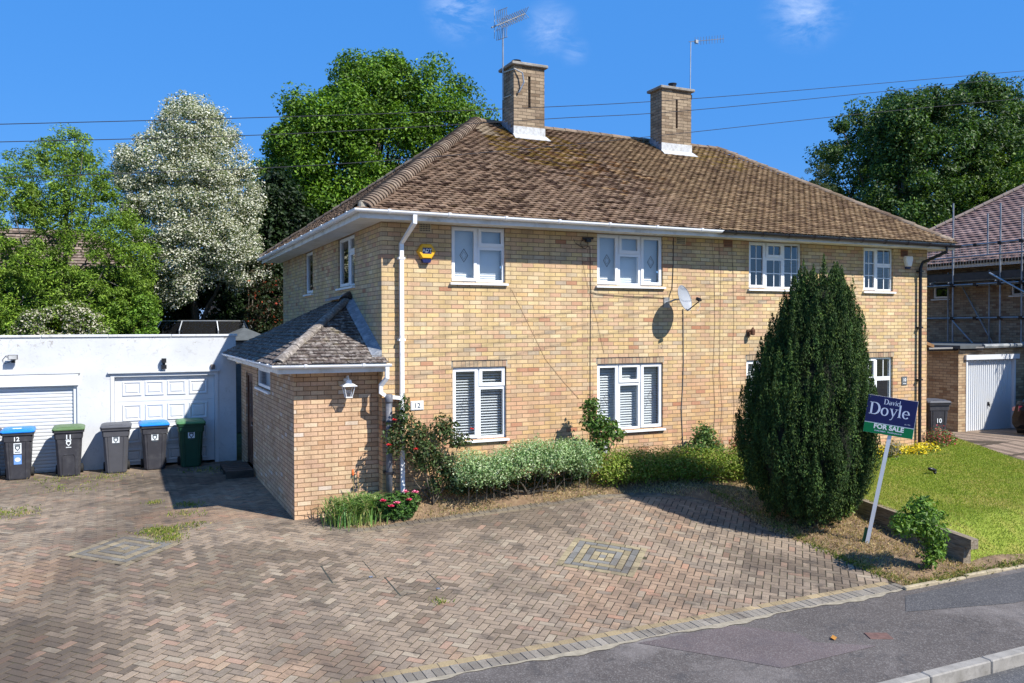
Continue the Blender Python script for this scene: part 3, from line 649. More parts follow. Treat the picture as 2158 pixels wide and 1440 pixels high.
LEADC = plain('lead_came', (.06, .065, .075), .5)
def window(parent, fn, u0, u1, z0, z1, cells, off=.05, blind=None, sill=True, diamonds=(), georgian=None, name='window', label=None):
    """cells: (a,b,c,d,sash) fractions of width / height"""
    FWd = .042; w_, h_ = u1-u0, z1-z0
    def bx(m, a, b, d0, d1, c, d):
        P = [fn(a, d0, c), fn(b, d0, c), fn(b, d1, c), fn(a, d1, c), fn(a, d0, d), fn(b, d0, d), fn(b, d1, d), fn(a, d1, d)]; m.hexa(P)
    m = MB(); g = MB(); bars = MB()
    for i, (a, b, c, d, sash) in enumerate(cells):
        A, B, C, D_ = u0+a*w_, u0+b*w_, z0+c*h_, z0+d*h_
        def border(A, B, C, D_, t, d0, d1):
            bx(m, A, B, d0, d1, C, C+t); bx(m, A, B, d0, d1, D_-t, D_); bx(m, A, A+t, d0+.001, d1, C+t, D_-t); bx(m, B-t, B, d0+.001, d1, C+t, D_-t)
        border(A+.001, B-.001, C+.001, D_-.001, FWd, off, off+.06)
        t = FWd
        if sash:
            border(A+.016, B-.016, C+.016, D_-.016, .055, off-.018, off+.02); t = .071
        g.poly([fn(A+t-.004, off+.012, C+t-.004), fn(B-t+.004, off+.012, C+t-.004), fn(B-t+.004, off+.012, D_-t+.004), fn(A+t-.004, off+.012, D_-t+.004)])
        if georgian and georgian[i]:
            nx, ny = georgian[i]
            for k in range(1, nx): u = A+t+(B-A-2*t)*k/nx; bx(bars, u-.009, u+.009, off+.004, off+.0115, C+t, D_-t)
            for k in range(1, ny): z = C+t+(D_-C-2*t)*k/ny; bx(bars, A+t, B-t, off+.002, off+.0105, z-.009, z+.009)
    fr = m.build(name, UPVC, parent)
    if label: fr['label'] = label
    g.build('glass', GLASS, fr)
    if bars.f: bars.build('glazing_bar', UPVC, fr)
    for i in diamonds:
        a, b, c, d, sash = cells[i]; cu = u0+(a+b)/2*w_; cz = z0+((c+d)/2-.02)*h_; m = MB(); dx, dz = .075, .115
        for k in (1.0, .6):
            q = [(cu-dx*k, cz), (cu, cz+dz*k), (cu+dx*k, cz), (cu, cz-dz*k)]
            for p, r in zip(q, q[1:]+q[:1]): m.tube([fn(p[0], off+.007, p[1]), fn(r[0], off+.007, r[1])], .0045 if k == 1 else .002, 4)
            if k == .6: break
        m.build('diamond_motif', LEADC, fr)
    if sill:
        m = MB(); bx(m, u0-.035, u1+.035, -.055, off+.04, z0-.052, z0-.018); bx(m, u0, u1, off-.03, off+.05, z0-.018, z0)
        m.build('sill', UPVC, fr)
    if blind:
        m = MB(); z = z0+.06; tilt = {'closed': (.006, .022), 'open': (.03, .012), 'half': (.02, .018)}[blind]
        st = .048 if blind != 'closed' else .040
        while z < z1-.04:
            m.hexa([fn(u0+.03, off+.13-tilt[0], z-tilt[1]), fn(u1-.03, off+.13-tilt[0], z-tilt[1]), fn(u1-.03, off+.133+tilt[0], z+tilt[1]), fn(u0+.03, off+.133+tilt[0], z+tilt[1]),
                    fn(u0+.03, off+.13-tilt[0], z-tilt[1]+.003), fn(u1-.03, off+.13-tilt[0], z-tilt[1]+.003), fn(u1-.03, off+.133+tilt[0], z+tilt[1]+.003), fn(u0+.03, off+.133+tilt[0], z+tilt[1]+.003)]); z += st
        m.build('blind', BLIND, fr)
        for uu in (): pass
    return fr
C2 = [(0, .49, 0, 1, 1), (.49, 1, .72, 1, 1), (.49, 1, 0, .72, 0)]
C3 = [(0, .33, 0, 1, 1), (.33, .665, .70, 1, 1), (.33, .665, 0, .70, 0), (.665, 1, 0, 1, 1)]
C2u = [(0, .49, 0, 1, 1), (.49, 1, .64, 1, 1), (.49, 1, 0, .64, 0)]
o = front_ops
window(house, FR, *o[0], C2u, blind='closed', diamonds=(0,), label='upper window of two lights nearest the yellow alarm box')
window(house, FR, *o[1], [(0, .33, 0, 1, 1), (.33, .665, .62, 1, 1), (.33, .665, 0, .62, 0), (.665, 1, 0, 1, 1)], blind='closed', diamonds=(0, 3), label='upper three light window with two diamonds, above a matching one')
window(house, FR, *o[2], [(0, .33, 0, 1, 1), (.33, .665, .66, 1, 1), (.33, .665, 0, .66, 0), (.665, 1, 0, 1, 0)], georgian=[(2, 3), (2, 1), (2, 2), (2, 3)], label='upper three light window with white glazing bars')
window(house, FR, *o[3], [(0, .47, 0, 1, 1), (.47, 1, .60, 1, 0), (.47, 1, 0, .60, 0)], georgian=[(2, 3), (2, 1), (2, 2)], label='small upper window with glazing bars next to the white alarm box')
window(house, FR, *o[4], C2, blind='open', diamonds=(0,), label='lower window of two lights behind the rose bush')
window(house, FR, *o[5], C3, blind='half', diamonds=(0, 3), label='lower three light window with diamonds and blinds')
window(house, FR, *o[6], C3, blind='open', georgian=[(2, 4), (2, 1), (2, 3), (2, 4)], label='lower window with glazing bars, half hidden behind the yew')
window(house, FR, *o[7], [(0, .47, 0, 1, 1), (.47, 1, .62, 1, 0), (.47, 1, 0, .62, 0)], georgian=[(2, 3), (2, 1), None], label='lower window right of the yew, beside the number plate')
window(house, SD, *side_ops[0], [(0, .4, .66, 1, 1), (0, .4, 0, .66, 0), (.4, 1, 0, 1, 1)], label='two light window in the shaded side wall', blind=None)
window(house, SD, *side_ops[1], [(0, 1, 0, 1, 1)], label='narrow single light window at the back of the side wall')
# dark rooms behind the glass so no light leaks
for a, b, c, d in front_ops:
    m = MB(); m.poly([(a-.2, .9, c-.3), (b+.2, .9, c-.3), (b+.2, .9, d+.02), (a-.2, .9, d+.02)]); m.build('room_wall', INT, house)
for a, b, c, d in side_ops: m = MB(); m.poly([(.9, a-.2, c-.3), (.9, b+.2, c-.3), (.9, b+.2, d+.02), (.9, a-.2, d+.02)]); m.build('room_wall', INT, house)

# roof -------------------------------------------------------------
def srange(poly, s):
    xs = []; n = len(poly)
    for i in range(n):
        (u0, s0), (u1, s1) = poly[i], poly[(i+1) % n]
        if (s0 <= s < s1) or (s1 <= s < s0): xs.append(u0+(u1-u0)*(s-s0)/(s1-s0))
    return (min(xs), max(xs)) if len(xs) > 1 else None
def tiles(m, P0, ud, sd, poly, tw, ex, colf, rgt, th=.016, lift=.012, over=.0, camber=.006, gp=.004):
    ud = Vector(ud).normalized(); sd = Vector(sd).normalized(); nn = ud.cross(sd); nn = nn if nn.z > 0 else -nn; P0 = Vector(P0)
    smax = max(p[1] for p in poly); s = 0.0; row = 0
    pt = lambda u, s_, h: P0+ud*u+sd*s_+nn*h
    while s < smax-.02:
        lo = srange(poly, max(s, .001)); hi = srange(poly, min(s+ex, smax-.002)) or lo
        if lo:
            u = math.floor(lo[0]/tw)*tw - (tw/2 if row % 2 else 0)
            while u < lo[1]:
                a, b = max(u+gp, lo[0]), min(u+tw-gp, lo[1]); c, d = max(u+gp, hi[0]), min(u+tw-gp, hi[1])
                if b-a > .02 or d-c > .02:
                    b = max(b, a+.004); d = max(d, c+.004)
                    if a > d: c, d = a-.01, a
                    j = rgt.gauss(0, .0035)+lift; j2 = j+rgt.gauss(0, .002); js = rgt.gauss(0, .004); cm = camber
                    m.col = colf(pt((a+b)/2, s, 0), rgt)
                    s0 = s-over+js; s1 = min(s+ex+.01, smax)
                    lA, lM, lB = pt(a, s0, th+j), pt((a+b)/2, s0, th+j+cm), pt(b, s0, th+j2)
                    hA, hM, hB = pt(c, s1, .003), pt((c+d)/2, s1, .003+cm), pt(d, s1, .003)
                    bA, bM, bB = pt(a, s0, j), pt((a+b)/2, s0, j+cm), pt(b, s0, j2)
                    k = m.addv([lA, lM, lB, hA, hM, hB, bA, bM, bB])
                    for f in ((0, 1, 4, 3), (1, 2, 5, 4), (6, 7, 1, 0), (7, 8, 2, 1), (0, 3, 6), (2, 8, 5)): m.face([k+i for i in f])
                u += tw
        s += ex; row += 1
EZ = 5.0; AL = Vector((3.66, 4.72, 7.95)); AR = Vector((10.69, 4.72, 7.90)); c00 = Vector((-.52, -.52, EZ)); c10 = Vector((13.30, -.52, EZ)); c01 = Vector((-.52, 9.96, EZ)); c11 = Vector((13.30, 9.96, EZ))
def to_us(P0, ud, sd, pts): return [((p-P0).dot(ud), (p-P0).dot(sd)) for p in pts]
def roofcol(p, r):
    t = max(0, min(1, (p.x-5.8)/1.2)); a = r.choice([(.25, .18, .13), (.215, .155, .112), (.28, .21, .155), (.08, .052, .038), (.26, .19, .135)]); b = r.choice([(.27, .195, .12), (.235, .17, .105), (.30, .225, .14), (.16, .11, .07)])
    k = r.uniform(.82, 1.15); c = tuple((x*(1-t)+y*t)*k for x, y in zip(a, b))
    d = math.hypot(p.x-4.6, (p.y-3.2)*1.1); 
    if d < 1.3 and r.random() < .5: c = (.20*k, .135*k, .04*k)
    d = math.hypot(p.x-5.4, (p.y-2.3)*1.1)
    if d < 1.7 and r.random() < .42*(1.25-d/1.7): c = r.choice([(.17*k, .095*k, .045*k), (.10*k, .062*k, .04*k), (.36*k, .25*k, .14*k)])
    d = math.hypot(p.x-9.8, (p.y-3.6))
    if d < .8 and r.random() < .3: c = (.26*k, .19*k, .07*k)
    if 3.9 > p.x > 3.4 and p.y > 3.7: c = (.42*k, .36*k, .27*k)
    return (c[0]*.95, c[1]*.88, c[2]*.82)
m = MB(); rt_ = random.Random(4)
sd = (AL-Vector((AL.x, -.52, EZ))).normalized(); ud = Vector((1, 0, 0)); tiles(m, c00, ud, sd, to_us(c00, ud, sd, [c00, c10, AR, AL]), .17, .103, roofcol, rt_, th=.017, lift=.014, over=.02, camber=.009, gp=.008)
sd = (AL-Vector((-.52, AL.y, EZ))).normalized(); ud = Vector((0, -1, 0)); tiles(m, c01, ud, sd, to_us(c01, ud, sd, [c01, c00, AL]), .17, .103, roofcol, rt_, th=.017, lift=.014, over=.02, camber=.009, gp=.008)
roof = m.build('roof', TILE, house, colr=True)
m = MB(); m.poly([c00, c10, AR, AL]); m.poly([c01, c00, AL]); m.poly([c10, c11, AR]); m.poly([c11, c01, AL, AR]); m.build('roof_underlay', plain('roof_felt', (.05, .04, .035), .95), roof)
def halfround(m, a, b, r, step, rgt, taper=.018, colr=None, droop=0):
    a = Vector(a); b = Vector(b); L_ = (b-a).length; d = (b-a).normalized(); x = d.cross(Vector((0, 0, 1))).normalized(); n = x.cross(d); k = max(1, int(L_/step))
    for i in range(k):
        p = a+d*(i*L_/k); q = a+d*((i+1)*L_/k+.03); j = rgt.gauss(0, .004); m.col = colr(p, rgt)
        def ring(c, r_): return [c+x*math.cos(t)*r_+n*(math.sin(t)*r_*.8-droop) for t in [math.pi*s/8 for s in range(9)]]
        r0 = ring(p+n*j, r+taper); r1 = ring(q+n*j*.3, r)
        r0i = ring(p+n*(j-.018), r+taper-.014)
        m.rings([r0i, r0, r1], False, False)
def hipcol(p, r): k = r.uniform(.8, 1.12); return tuple(c*k for c in r.choice([(.25, .19, .14), (.215, .16, .118), (.275, .215, .16)]))
m = MB(); halfround(m, c00+Vector((.08, .08, .0)), AL+Vector((0, 0, -.01)), .15, .115, rt_, .03, hipcol); halfround(m, AL+Vector((0, 0, -.0)), AR, .105, .32, rt_, .012, hipcol); halfround(m, c10+Vector((-.05, .08, .03)), AR+Vector((0, 0, .02)), .10, .3, rt_, .022, hipcol)
halfround(m, c01+Vector((.05, -.05, .03)), AL, .1, .3, rt_, .02, hipcol)
m.build('ridge_tile', TILE, roof, colr=True, smooth=False)
m = MB(); m.bbox(-.50, -.36, -.50, -.36, 4.99, 5.14, .03); m.build('hip_mortar', MORT, roof)
# soffit, fascia, gutters
m = MB(); m.box(-.46, W+.30, -.46, -.002, 4.885, 4.905); m.box(-.46, -.002, -.002, 9.9, 4.885, 4.905); m.box(W+.002, W+.30, -.002, 9.9, 4.885, 4.905); m.build('soffit', FASC, house)
m = MB(); m.box(-.48, W+.32, -.48, -.46, 4.865, 5.03); m.box(-.48, -.46, -.46, 9.92, 4.865, 5.03); m.box(W+.30, W+.32, -.46, 9.92, 4.865, 5.03); m.build('fascia', FASC, house)
def gutter(name, pts, mat, parent, r=.056, clips=.95):
    m = MB(); P = [Vector(p) for p in pts]
    prof = [(-r, 0), (-r*.92, -r*.45), (-r*.7, -r*.75), (-r*.35, -r*.95), (0, -r), (r*.35, -r*.95), (r*.7, -r*.75), (r*.92, -r*.45), (r, 0), (r*.86, 0), (r*.6, -r*.6), (0, -r*.85), (-r*.6, -r*.6), (-r*.86, 0)]
    rs = []
    for i, p in enumerate(P):
        if i == 0: d = (P[1]-P[0]).normalized(); k = 1
        elif i == len(P)-1: d = (P[-1]-P[-2]).normalized(); k = 1
        else: d1 = (P[i]-P[i-1]).normalized(); d2 = (P[i+1]-P[i]).normalized(); d = (d1+d2).normalized(); k = 1/max(.5, d.dot(d1))
        n = Vector((d.y, -d.x, 0)); rs.append([p+n*a*k+Vector((0, 0, b)) for a, b in prof])
    m.rings(rs)
    for a, b in zip(P, P[1:]):
        L_ = (b-a).length; d = (b-a).normalized(); n = Vector((d.y, -d.x, 0)); k = max(1, int(L_/clips))
        for i in range(1, k+1):
            c = a+d*(L_*(i-.5)/k); rr = r*1.13
            prof2 = [(math.cos(t)*rr, math.sin(t)*rr) for t in [math.pi+math.pi*q/8 for q in range(9)]]+[(rr, .012), (-rr, .012)]
            m.rings([[c+d*e+n*x_+Vector((0, 0, z_)) for x_, z_ in prof2] for e in (-.022, .022)])
    return m.build(name, mat, parent)
gutter('gutter', [(-.545, 9.95, 4.985), (-.545, -.545, 5.0), (6.62, -.545, 4.985)], UPVC, house)['label'] = 'white gutter along the left house'
BLG = plain('black_gutter', (.014, .014, .018), .3, var=.2)
gutter('gutter', [(6.60, -.545, 4.975), (13.34, -.545, 4.955)], BLG, house, .058, .62)['label'] = 'black gutter along the right house'
m = MB(); PX = .30
m.sqtube([(PX+.10, -.545, 4.955), (PX+.10, -.545, 4.83), (PX+.02, -.075, 4.52), (PX+.02, -.075, .30)], .066, .066)
for z in (4.28, 2.92, 1.6): m.box(PX-.035, PX+.075, -.115, -.0, z-.018, z+.018)
m.build('drainpipe', UPVC, house)['label'] = 'white square drainpipe at the front left corner'
m = MB(); m.tube([(12.92, -.545, 4.93), (12.92, -.545, 4.80), (12.70, -.10, 4.58), (12.66, -.075, 4.45), (12.66, -.075, .35)], .036, 10)
for z in (4.38, 3.1, 1.9): m.box(12.61, 12.71, -.12, 0, z-.015, z+.015)
m.build('drainpipe', BLG, house)['label'] = 'black round drainpipe at the right end'
m = MB(); m.tube([(.085, -.10, .15), (.085, -.10, 2.02)], .056, 14); m.lathe([(.062, 0), (.066, .02), (.066, .12), (.056, .13)], (.085, -.10, 1.88)); m.build('soil_pipe', GREYPIPE, house, smooth=True)
for z in (1.56, .72): m = MB(); m.box(.005, .165, -.165, -.001, z-.017, z+.017); m.build('pipe_clip', BLACKP, house)
# wall vents
def vent(u, z, col=CREAM):
    m = MB(); m.box(u-.11, u+.11, -.012, .02, z-.075, z+.075); v = m.build('air_vent', col, house)
    m = MB()
    for i in range(7):
        for j in range(4): m.box(u-.098+i*.028, u-.098+i*.028+.018, -.0135, -.0122, z-.062+j*.032, z-.062+j*.032+.022)
    m.build('vent_hole', INT, v)
vent(.76, 4.82); vent(6.04, 4.82); vent(7.2, 4.81, plain('red_vent', (.36, .17, .10), .9)); vent(12.22, 4.78, plain('red_vent_b', (.30, .13, .08), .9))
# chimneys
def chimney(x0, x1, y0, y1, zt, pots, seed):
    m = MB(); us = (x0+x1)/2
    fn = lambda u, d, z: (u, y0+d, z)
    panel(m, fn, x0, x1, 7.2, zt, [(us-.03, us+.035, zt-.95, zt-.22)], .07)
    m.poly([(us-.03, y0+.07, zt-.95), (us+.035, y0+.07, zt-.95), (us+.035, y0+.07, zt-.22), (us-.03, y0+.07, zt-.22)])
    m.poly([(x0, y0, 7.2), (x0, y1, 7.2), (x0, y1, zt), (x0, y0, zt)]); m.poly([(x1, y0, 7.2), (x1, y1, 7.2), (x1, y1, zt), (x1, y0, zt)]); m.poly([(x0, y1, 7.2), (x1, y1, 7.2), (x1, y1, zt), (x0, y1, zt)])
    c = m.build('chimney', BR_CHIM, house)
    m = MB(); m.bbox(x0-.07, x1+.07, y0-.07, y1+.07, zt, zt+.07, .012); m.build('chimney_cap', CONC, c)
    zb = EZ+(y0+.52)*.563
    m = MB(); m.box(x0-.012, x1+.012, y0-.014, y0-.001, zb+.03, zb+.24)
    m.hexa([(x0-.06, y0-.20, zb-.085), (x1+.06, y0-.20, zb-.085), (x1+.03, y0-.0145, zb+.035), (x0-.03, y0-.0145, zb+.035), (x0-.06, y0-.20, zb-.07), (x1+.06, y0-.20, zb-.07), (x1+.03, y0-.0145, zb+.055), (x0-.03, y0-.0145, zb+.055)])
    m.build('flashing', LEADW, c)
    k = 4; mL = MB(); mR = MB()
    for i in range(k):
        ya = y0+(y1-y0)*i/k; yb = y0+(y1-y0)*(i+1)/k; z = EZ+(ya+.52)*.563
        mL.box(x0-.012-.001*i, x0-.001, ya, yb+.02, z-.1, z+.22); mR.box(x1+.001, x1+.012+.001*i, ya, yb+.02, z-.1, z+.22)
    mL.build('stepped_flashing', LEAD, c); mR.build('stepped_flashing', LEAD, c)
    m = MB(); z = zt+.07
    for (px_, r, h, mat) in pots:
        m = MB(); m.lathe([(r*.9, 0), (r*1.0, .01), (r*.92, .05), (r*.92, h-.03), (r*1.1, h-.02), (r*1.1, h), (r*.8, h), (r*.75, h-.06)], (px_, (y0+y1)/2, z), 16); m.build('chimney_pot', mat, c, smooth=False)
chimney(4.28, 5.07, 3.95, 4.60, 9.15, [(4.50, .10, .14, BLACKP), (4.86, .15, .07, REDCL)], 1)
chimney(8.33, 9.23, 3.9, 4.40, 9.07, [(8.83, .10, .17, BLACKP)], 2)
# mortar patches beside the stacks
# ---------------------------------------------------------------- porch
PXL, PY0, PY1, PZ = -1.40, .25, 6.95, 2.44
m = MB(); PS = lambda u, d, z: (PXL+d, u, z)
panel(m, PS, PY0, PY1, -.1, PZ, [(5.02, 6.12, .10, 2.14), (2.65, 4.35, 1.93, 2.33)], .09)
m.poly([(PXL, PY0, -.1), (0, PY0, -.1), (0, PY0, PZ), (PXL, PY0, PZ)]); m.poly([(PXL, PY1, -.1), (0, PY1, -.1), (0, PY1, PZ), (PXL, PY1, PZ)])
m.build('porch_wall', BR_PORCH, house)
window(house, PS, 2.65, 4.35, 1.93, 2.33, [(0, 1, 0, 1, 1)], label='small high window in the shaded porch side', off=.04, blind='closed')
m = MB()
m.box(PXL+.03, PXL+.10, 5.02, 5.08, .10, 2.14); m.box(PXL+.03, PXL+.10, 6.06, 6.12, .10, 2.14); m.box(PXL+.03, PXL+.10, 5.08, 6.06, 2.07, 2.14); m.box(PXL-.03, PXL+.12, 5.02, 6.12, .06, .10)
m.build('door_frame', WOODB, house)
m = MB(); m.box(PXL+.06, PXL+.10, 5.085, 6.055, .105, 2.065)
for a, b, c, d in ((5.2, 5.5, .25, .95), (5.62, 5.92, .25, .95), (5.2, 5.5, 1.15, 1.95), (5.62, 5.92, 1.15, 1.95)): 
    m.box(PXL+.048, PXL+.0595, a, b, c, c+.03); m.box(PXL+.048, PXL+.0595, a, b, d-.03, d); m.box(PXL+.048, PXL+.0595, a, a+.03, c+.03, d-.03); m.box(PXL+.048, PXL+.0595, b-.03, b, c+.03, d-.03)
door = m.build('door', WOODB, house)
m = MB(); m.box(PXL+.052, PXL+.0585, 5.24, 5.46, 1.19, 1.91); m.box(PXL+.052, PXL+.0585, 5.66, 5.88, 1.19, 1.91); m.build('door_glass', DARKGL, door)
m = MB(); m.tube([(PXL+.055, 5.16, 1.02), (PXL+.0, 5.16, 1.02), (PXL+.0, 5.28, 1.02)], .012, 8); m.build('handle', STEEL, door)
m = MB(); m.box(PXL+.04, PXL+.0595, 5.52, 5.60, .98, 1.06); m.build('letter_plate', BLACKP, door)
# porch roof
pe = 2.55; pc0 = Vector((-1.76, -.17, pe)); pc1 = Vector((.06, -.17, pe)); ap1 = Vector((0, 2.13, 3.66)); ap2 = Vector((0, 3.64, 3.64)); pc2 = Vector((-1.76, 7.25, pe))
def pcol(p, r): k = r.uniform(.8, 1.2); return tuple(c*k for c in r.choice([(.115, .09, .08), (.14, .11, .095), (.16, .135, .12)]))
m = MB(); rp = random.Random(9)
sd = (ap1-Vector((0, -.17, pe))).normalized(); ud = Vector((1, 0, 0)); tiles(m, pc0, ud, sd, to_us(pc0, ud, sd, [pc0, pc1, Vector((.03, .02, pe+.05)), ap1]), .19, .115, pcol, rp, over=.03, camber=.004)
sd = (ap1-Vector((-1.76, 2.13, pe))).normalized(); ud = Vector((0, -1, 0)); tiles(m, pc2, ud, sd, to_us(pc2, ud, sd, [pc2, pc0, ap1, ap2]), .19, .115, pcol, rp, over=.03, camber=.004)
proof = m.build('porch_roof', TILE_P, house, colr=True)
m = MB(); m.poly([pc0, pc1, ap1]); m.poly([pc2, pc0, ap1, ap2]); m.poly([pc2, ap2, Vector((0, 7.25, pe))]); m.build('roof_underlay', plain('porch_felt', (.04, .04, .04), .95), proof)
def ph(p, r): k = r.uniform(.85, 1.1); return tuple(c*k for c in (.24, .21, .185))
m = MB(); halfround(m, pc0+Vector((.05, .05, .02)), ap1+Vector((-.02, -.03, .02)), .085, .30, rp, .008, ph); m.build('hip_tile', TILE_P, proof, colr=True)
m = MB(); halfround(m, ap1+Vector((-.13, -.17, -.03)), ap1+Vector((-.01, -.01, .05)), .125, .3, rp, .01, ph); m.build('end_tile', BLACKP, proof)
m = MB()
def strip(m, a, b, w_, t):   # lead strip along house wall x=0
    a = Vector(a); b = Vector(b); m.hexa([a, b, b+Vector((-w_, 0, -.02)), a+Vector((-w_, 0, -.02)), a+Vector((0, 0, t)), b+Vector((0, 0, t)), b+Vector((-w_, 0, .012)), a+Vector((-w_, 0, .012))])
strip(m, (-.002, .0, pe+.10), (-.002, 2.2, 3.72), .17, .10); strip(m, (-.002, 2.2, 3.70), (-.002, 3.7, 3.69), .13, .06); m.build('flashing', LEAD, proof)
m = MB(); m.box(-1.68, .03, -.10, .245, 2.41, 2.427); m.box(-1.68, PXL-.001, .245, 7.2, 2.41, 2.427); m.box(-1.70, .04, -.12, -.10, 2.40, 2.56); m.box(-1.70, -1.68, -.10, 7.2, 2.40, 2.56); m.build('porch_fascia', FASC, house)
gutter('porch_gutter', [(-1.765, 7.28, 2.53), (-1.765, -.185, 2.54), (.10, -.185, 2.53)], UPVC, house, .055, .8)
m = MB(); m.sqtube([(.03, -.185, 2.49), (.03, -.185, 2.30), (-.05, -.10, 2.17), (-.05, -.09, 2.04)], .062, .062); m.sqtube([(-.06, -.085, 2.06), (.05, -.085, 1.985), (.33, -.085, 1.945)], .06, .06)
m.build('porch_drainpipe', UPVC, house)
# ================================================================ FITTINGS ON THE HOUSE
def text(s, size, x, z, y, mat, parent, name, bold=0, align='CENTER', M=None, local=True, ext=.0006):
    cu = bpy.data.curves.new('lettering', 'FONT'); cu.body = s; cu.size = size; cu.align_x = align; cu.align_y = 'CENTER'; cu.offset = bold; cu.extrude = ext; cu.resolution_u = 3
    to = bpy.data.objects.new('lettering', cu); COL.objects.link(to); bpy.context.view_layer.update()
    me = bpy.data.meshes.new_from_object(to.evaluated_get(bpy.context.evaluated_depsgraph_get())); bpy.data.objects.remove(to); bpy.data.curves.remove(cu)
    base = Matrix.Translation((x, y, z)) @ Matrix.Rotation(R_(90), 4, 'X'); me.transform((M @ base) if M else base); me.materials.clear(); me.materials.append(mat)
    return link(name, me, parent, local)

t = thing('alarm_box', 'yellow hexagonal alarm box with ADT lettering between drainpipe and upper window', 'alarm box', (.765, 0, 4.41))
def hexpts(w_, h_, y, k=.5): return [(-w_, y, 0), (-w_*k, y, h_), (w_*k, y, h_), (w_, y, 0), (w_*k, y, -h_), (-w_*k, y, -h_)]
m = MB(); m.rings([hexpts(.165, .125, -.003), hexpts(.165, .125, -.075), hexpts(.145, .108, -.095)]); m.build('casing', YEL, t, local=True)
m = MB(); m.hexa([(-.062, -.085, -.19), (.062, -.085, -.19), (.062, -.004, -.19), (-.062, -.004, -.19), (-.085, -.085, -.13), (.085, -.085, -.13), (.085, -.004, -.13), (-.085, -.004, -.13)]); m.build('strobe_cover', NAVY, t, local=True)
m = MB(); m.box(-.078, .078, -.098, -.0952, -.040, .060); m.build('logo_panel', NAVY, t, local=True)
text('ADT', .082, 0, .010, -.0995, SWHITE, t, 'lettering', .001)

t = thing('alarm_box', 'white shield shaped alarm box under the eaves of the right house', 'alarm box', (12.31, 0, 4.60))
sh = lambda k, y: [(-.11*k, y, .12*k), (.11*k, y, .12*k), (.115*k, y, .04), (.065*k, y, -.12*k), (-.065*k, y, -.12*k), (-.115*k, y, .04)]
m = MB(); m.rings([sh(1, -.003), sh(1, -.06), sh(.86, -.085)]); m.build('casing', SWHITE, t, local=True)
m = MB(); m.hexa([(-.06, -.05, -.17), (.06, -.05, -.17), (.06, -.003, -.17), (-.06, -.003, -.17), (-.07, -.06, -.122), (.07, -.06, -.122), (.07, -.003, -.122), (-.07, -.003, -.122)]); m.build('strobe_cover', plain('strobe_blue', (.03, .05, .12), .3), t, local=True)

t = thing('house_number_plate', 'white house number plate reading 12 left of the lower window', 'number plate', (.605, 0, 1.805))
m = MB(); m.bbox(-.115, .115, -.018, -.002, -.078, .078, .005); m.build('plate', SWHITE, t, local=True)
m = MB(); 
for a, b, c, d in ((-.105, .105, .063, .067), (-.105, .105, -.067, -.063), (-.105, -.101, -.062, .062), (.101, .105, -.062, .062)): m.box(a, b, -.0195, -.0182, c, d)
m.build('border', INK, t, local=True); text('12', .115, 0, -.003, -.0195, INK, t, 'numerals', .002)
t = thing('house_number_plate', 'small dark grey number plate reading 10 at the right end of the facade', 'number plate', (12.24, 0, 1.88))
m = MB(); m.bbox(-.085, .085, -.015, -.002, -.10, .10, .004); m.build('plate', plain('slate_plate', (.12, .13, .14), .5), t, local=True)
text('10', .10, 0, .02, -.0165, SWHITE, t, 'numerals', .002); 
m = MB(); m.box(-.05, .05, -.0165, -.0155, -.065, -.055); m.build('underline', SWHITE, t, local=True)

# lantern on the porch
t = thing('wall_lantern', 'white carriage lantern on the front of the porch', 'wall lantern', (-.545, PY0, 2.13))
m = MB(); m.lathe([(.03, 0), (.045, .01), (.045, .05), (.03, .06)], (0, -.02, .10)); m.tube([(0, -.01, .13), (0, -.08, .19), (0, -.15, .20), (0, -.17, .17)], .012, 8); m.build('bracket', UPVC, t, local=True)
def fr4(r0_, r1_, z0, z1, c): return [[(c[0]-r, c[1]-r, z), (c[0]+r, c[1]-r, z), (c[0]+r, c[1]+r, z), (c[0]-r, c[1]+r, z)] for r, z in ((r0_, z0), (r1_, z1))]
c = (0, -.17)
m = MB(); m.rings(fr4(.115, .05, .045, .085, c)); m.rings(fr4(.05, .035, .0855, .14, c)); m.lathe([(.012, 0), (.018, .015), (.004, .045)], (0, -.17, .14)); m.box(-.12, .12, -.29, -.05, .034, .0445); m.build('roof', UPVC, t, local=True)
m = MB(); 
for sx in (-1, 1):
    for sy in (-1, 1): m.tube([(sx*.088, -.17+sy*.088, .034), (sx*.048, -.17+sy*.048, -.14)], .007, 4)
m.rings(fr4(.055, .055, -.155, -.14, c)); m.build('frame', UPVC, t, local=True)
m = MB(); m.rings(fr4(.046, .084, -.139, .033, c), False); m.build('glass', GLASS, t, local=True)
t = thing('wall_lamp', 'small rusty wall lamp bracket left of the yew', 'wall lamp', (7.72, 0, 3.0))
m = MB(); m.box(-.04, .04, -.03, -.002, -.08, .06); m.tube([(0, -.03, .02), (.01, -.10, .04), (.02, -.12, -.02)], .014, 6); m.lathe([(.02, .0), (.045, .01), (.05, .10), (.03, .13), (.01, .16)], (.02, -.12, -.05), 8); m.build('lamp_body', RUST, t, local=True)

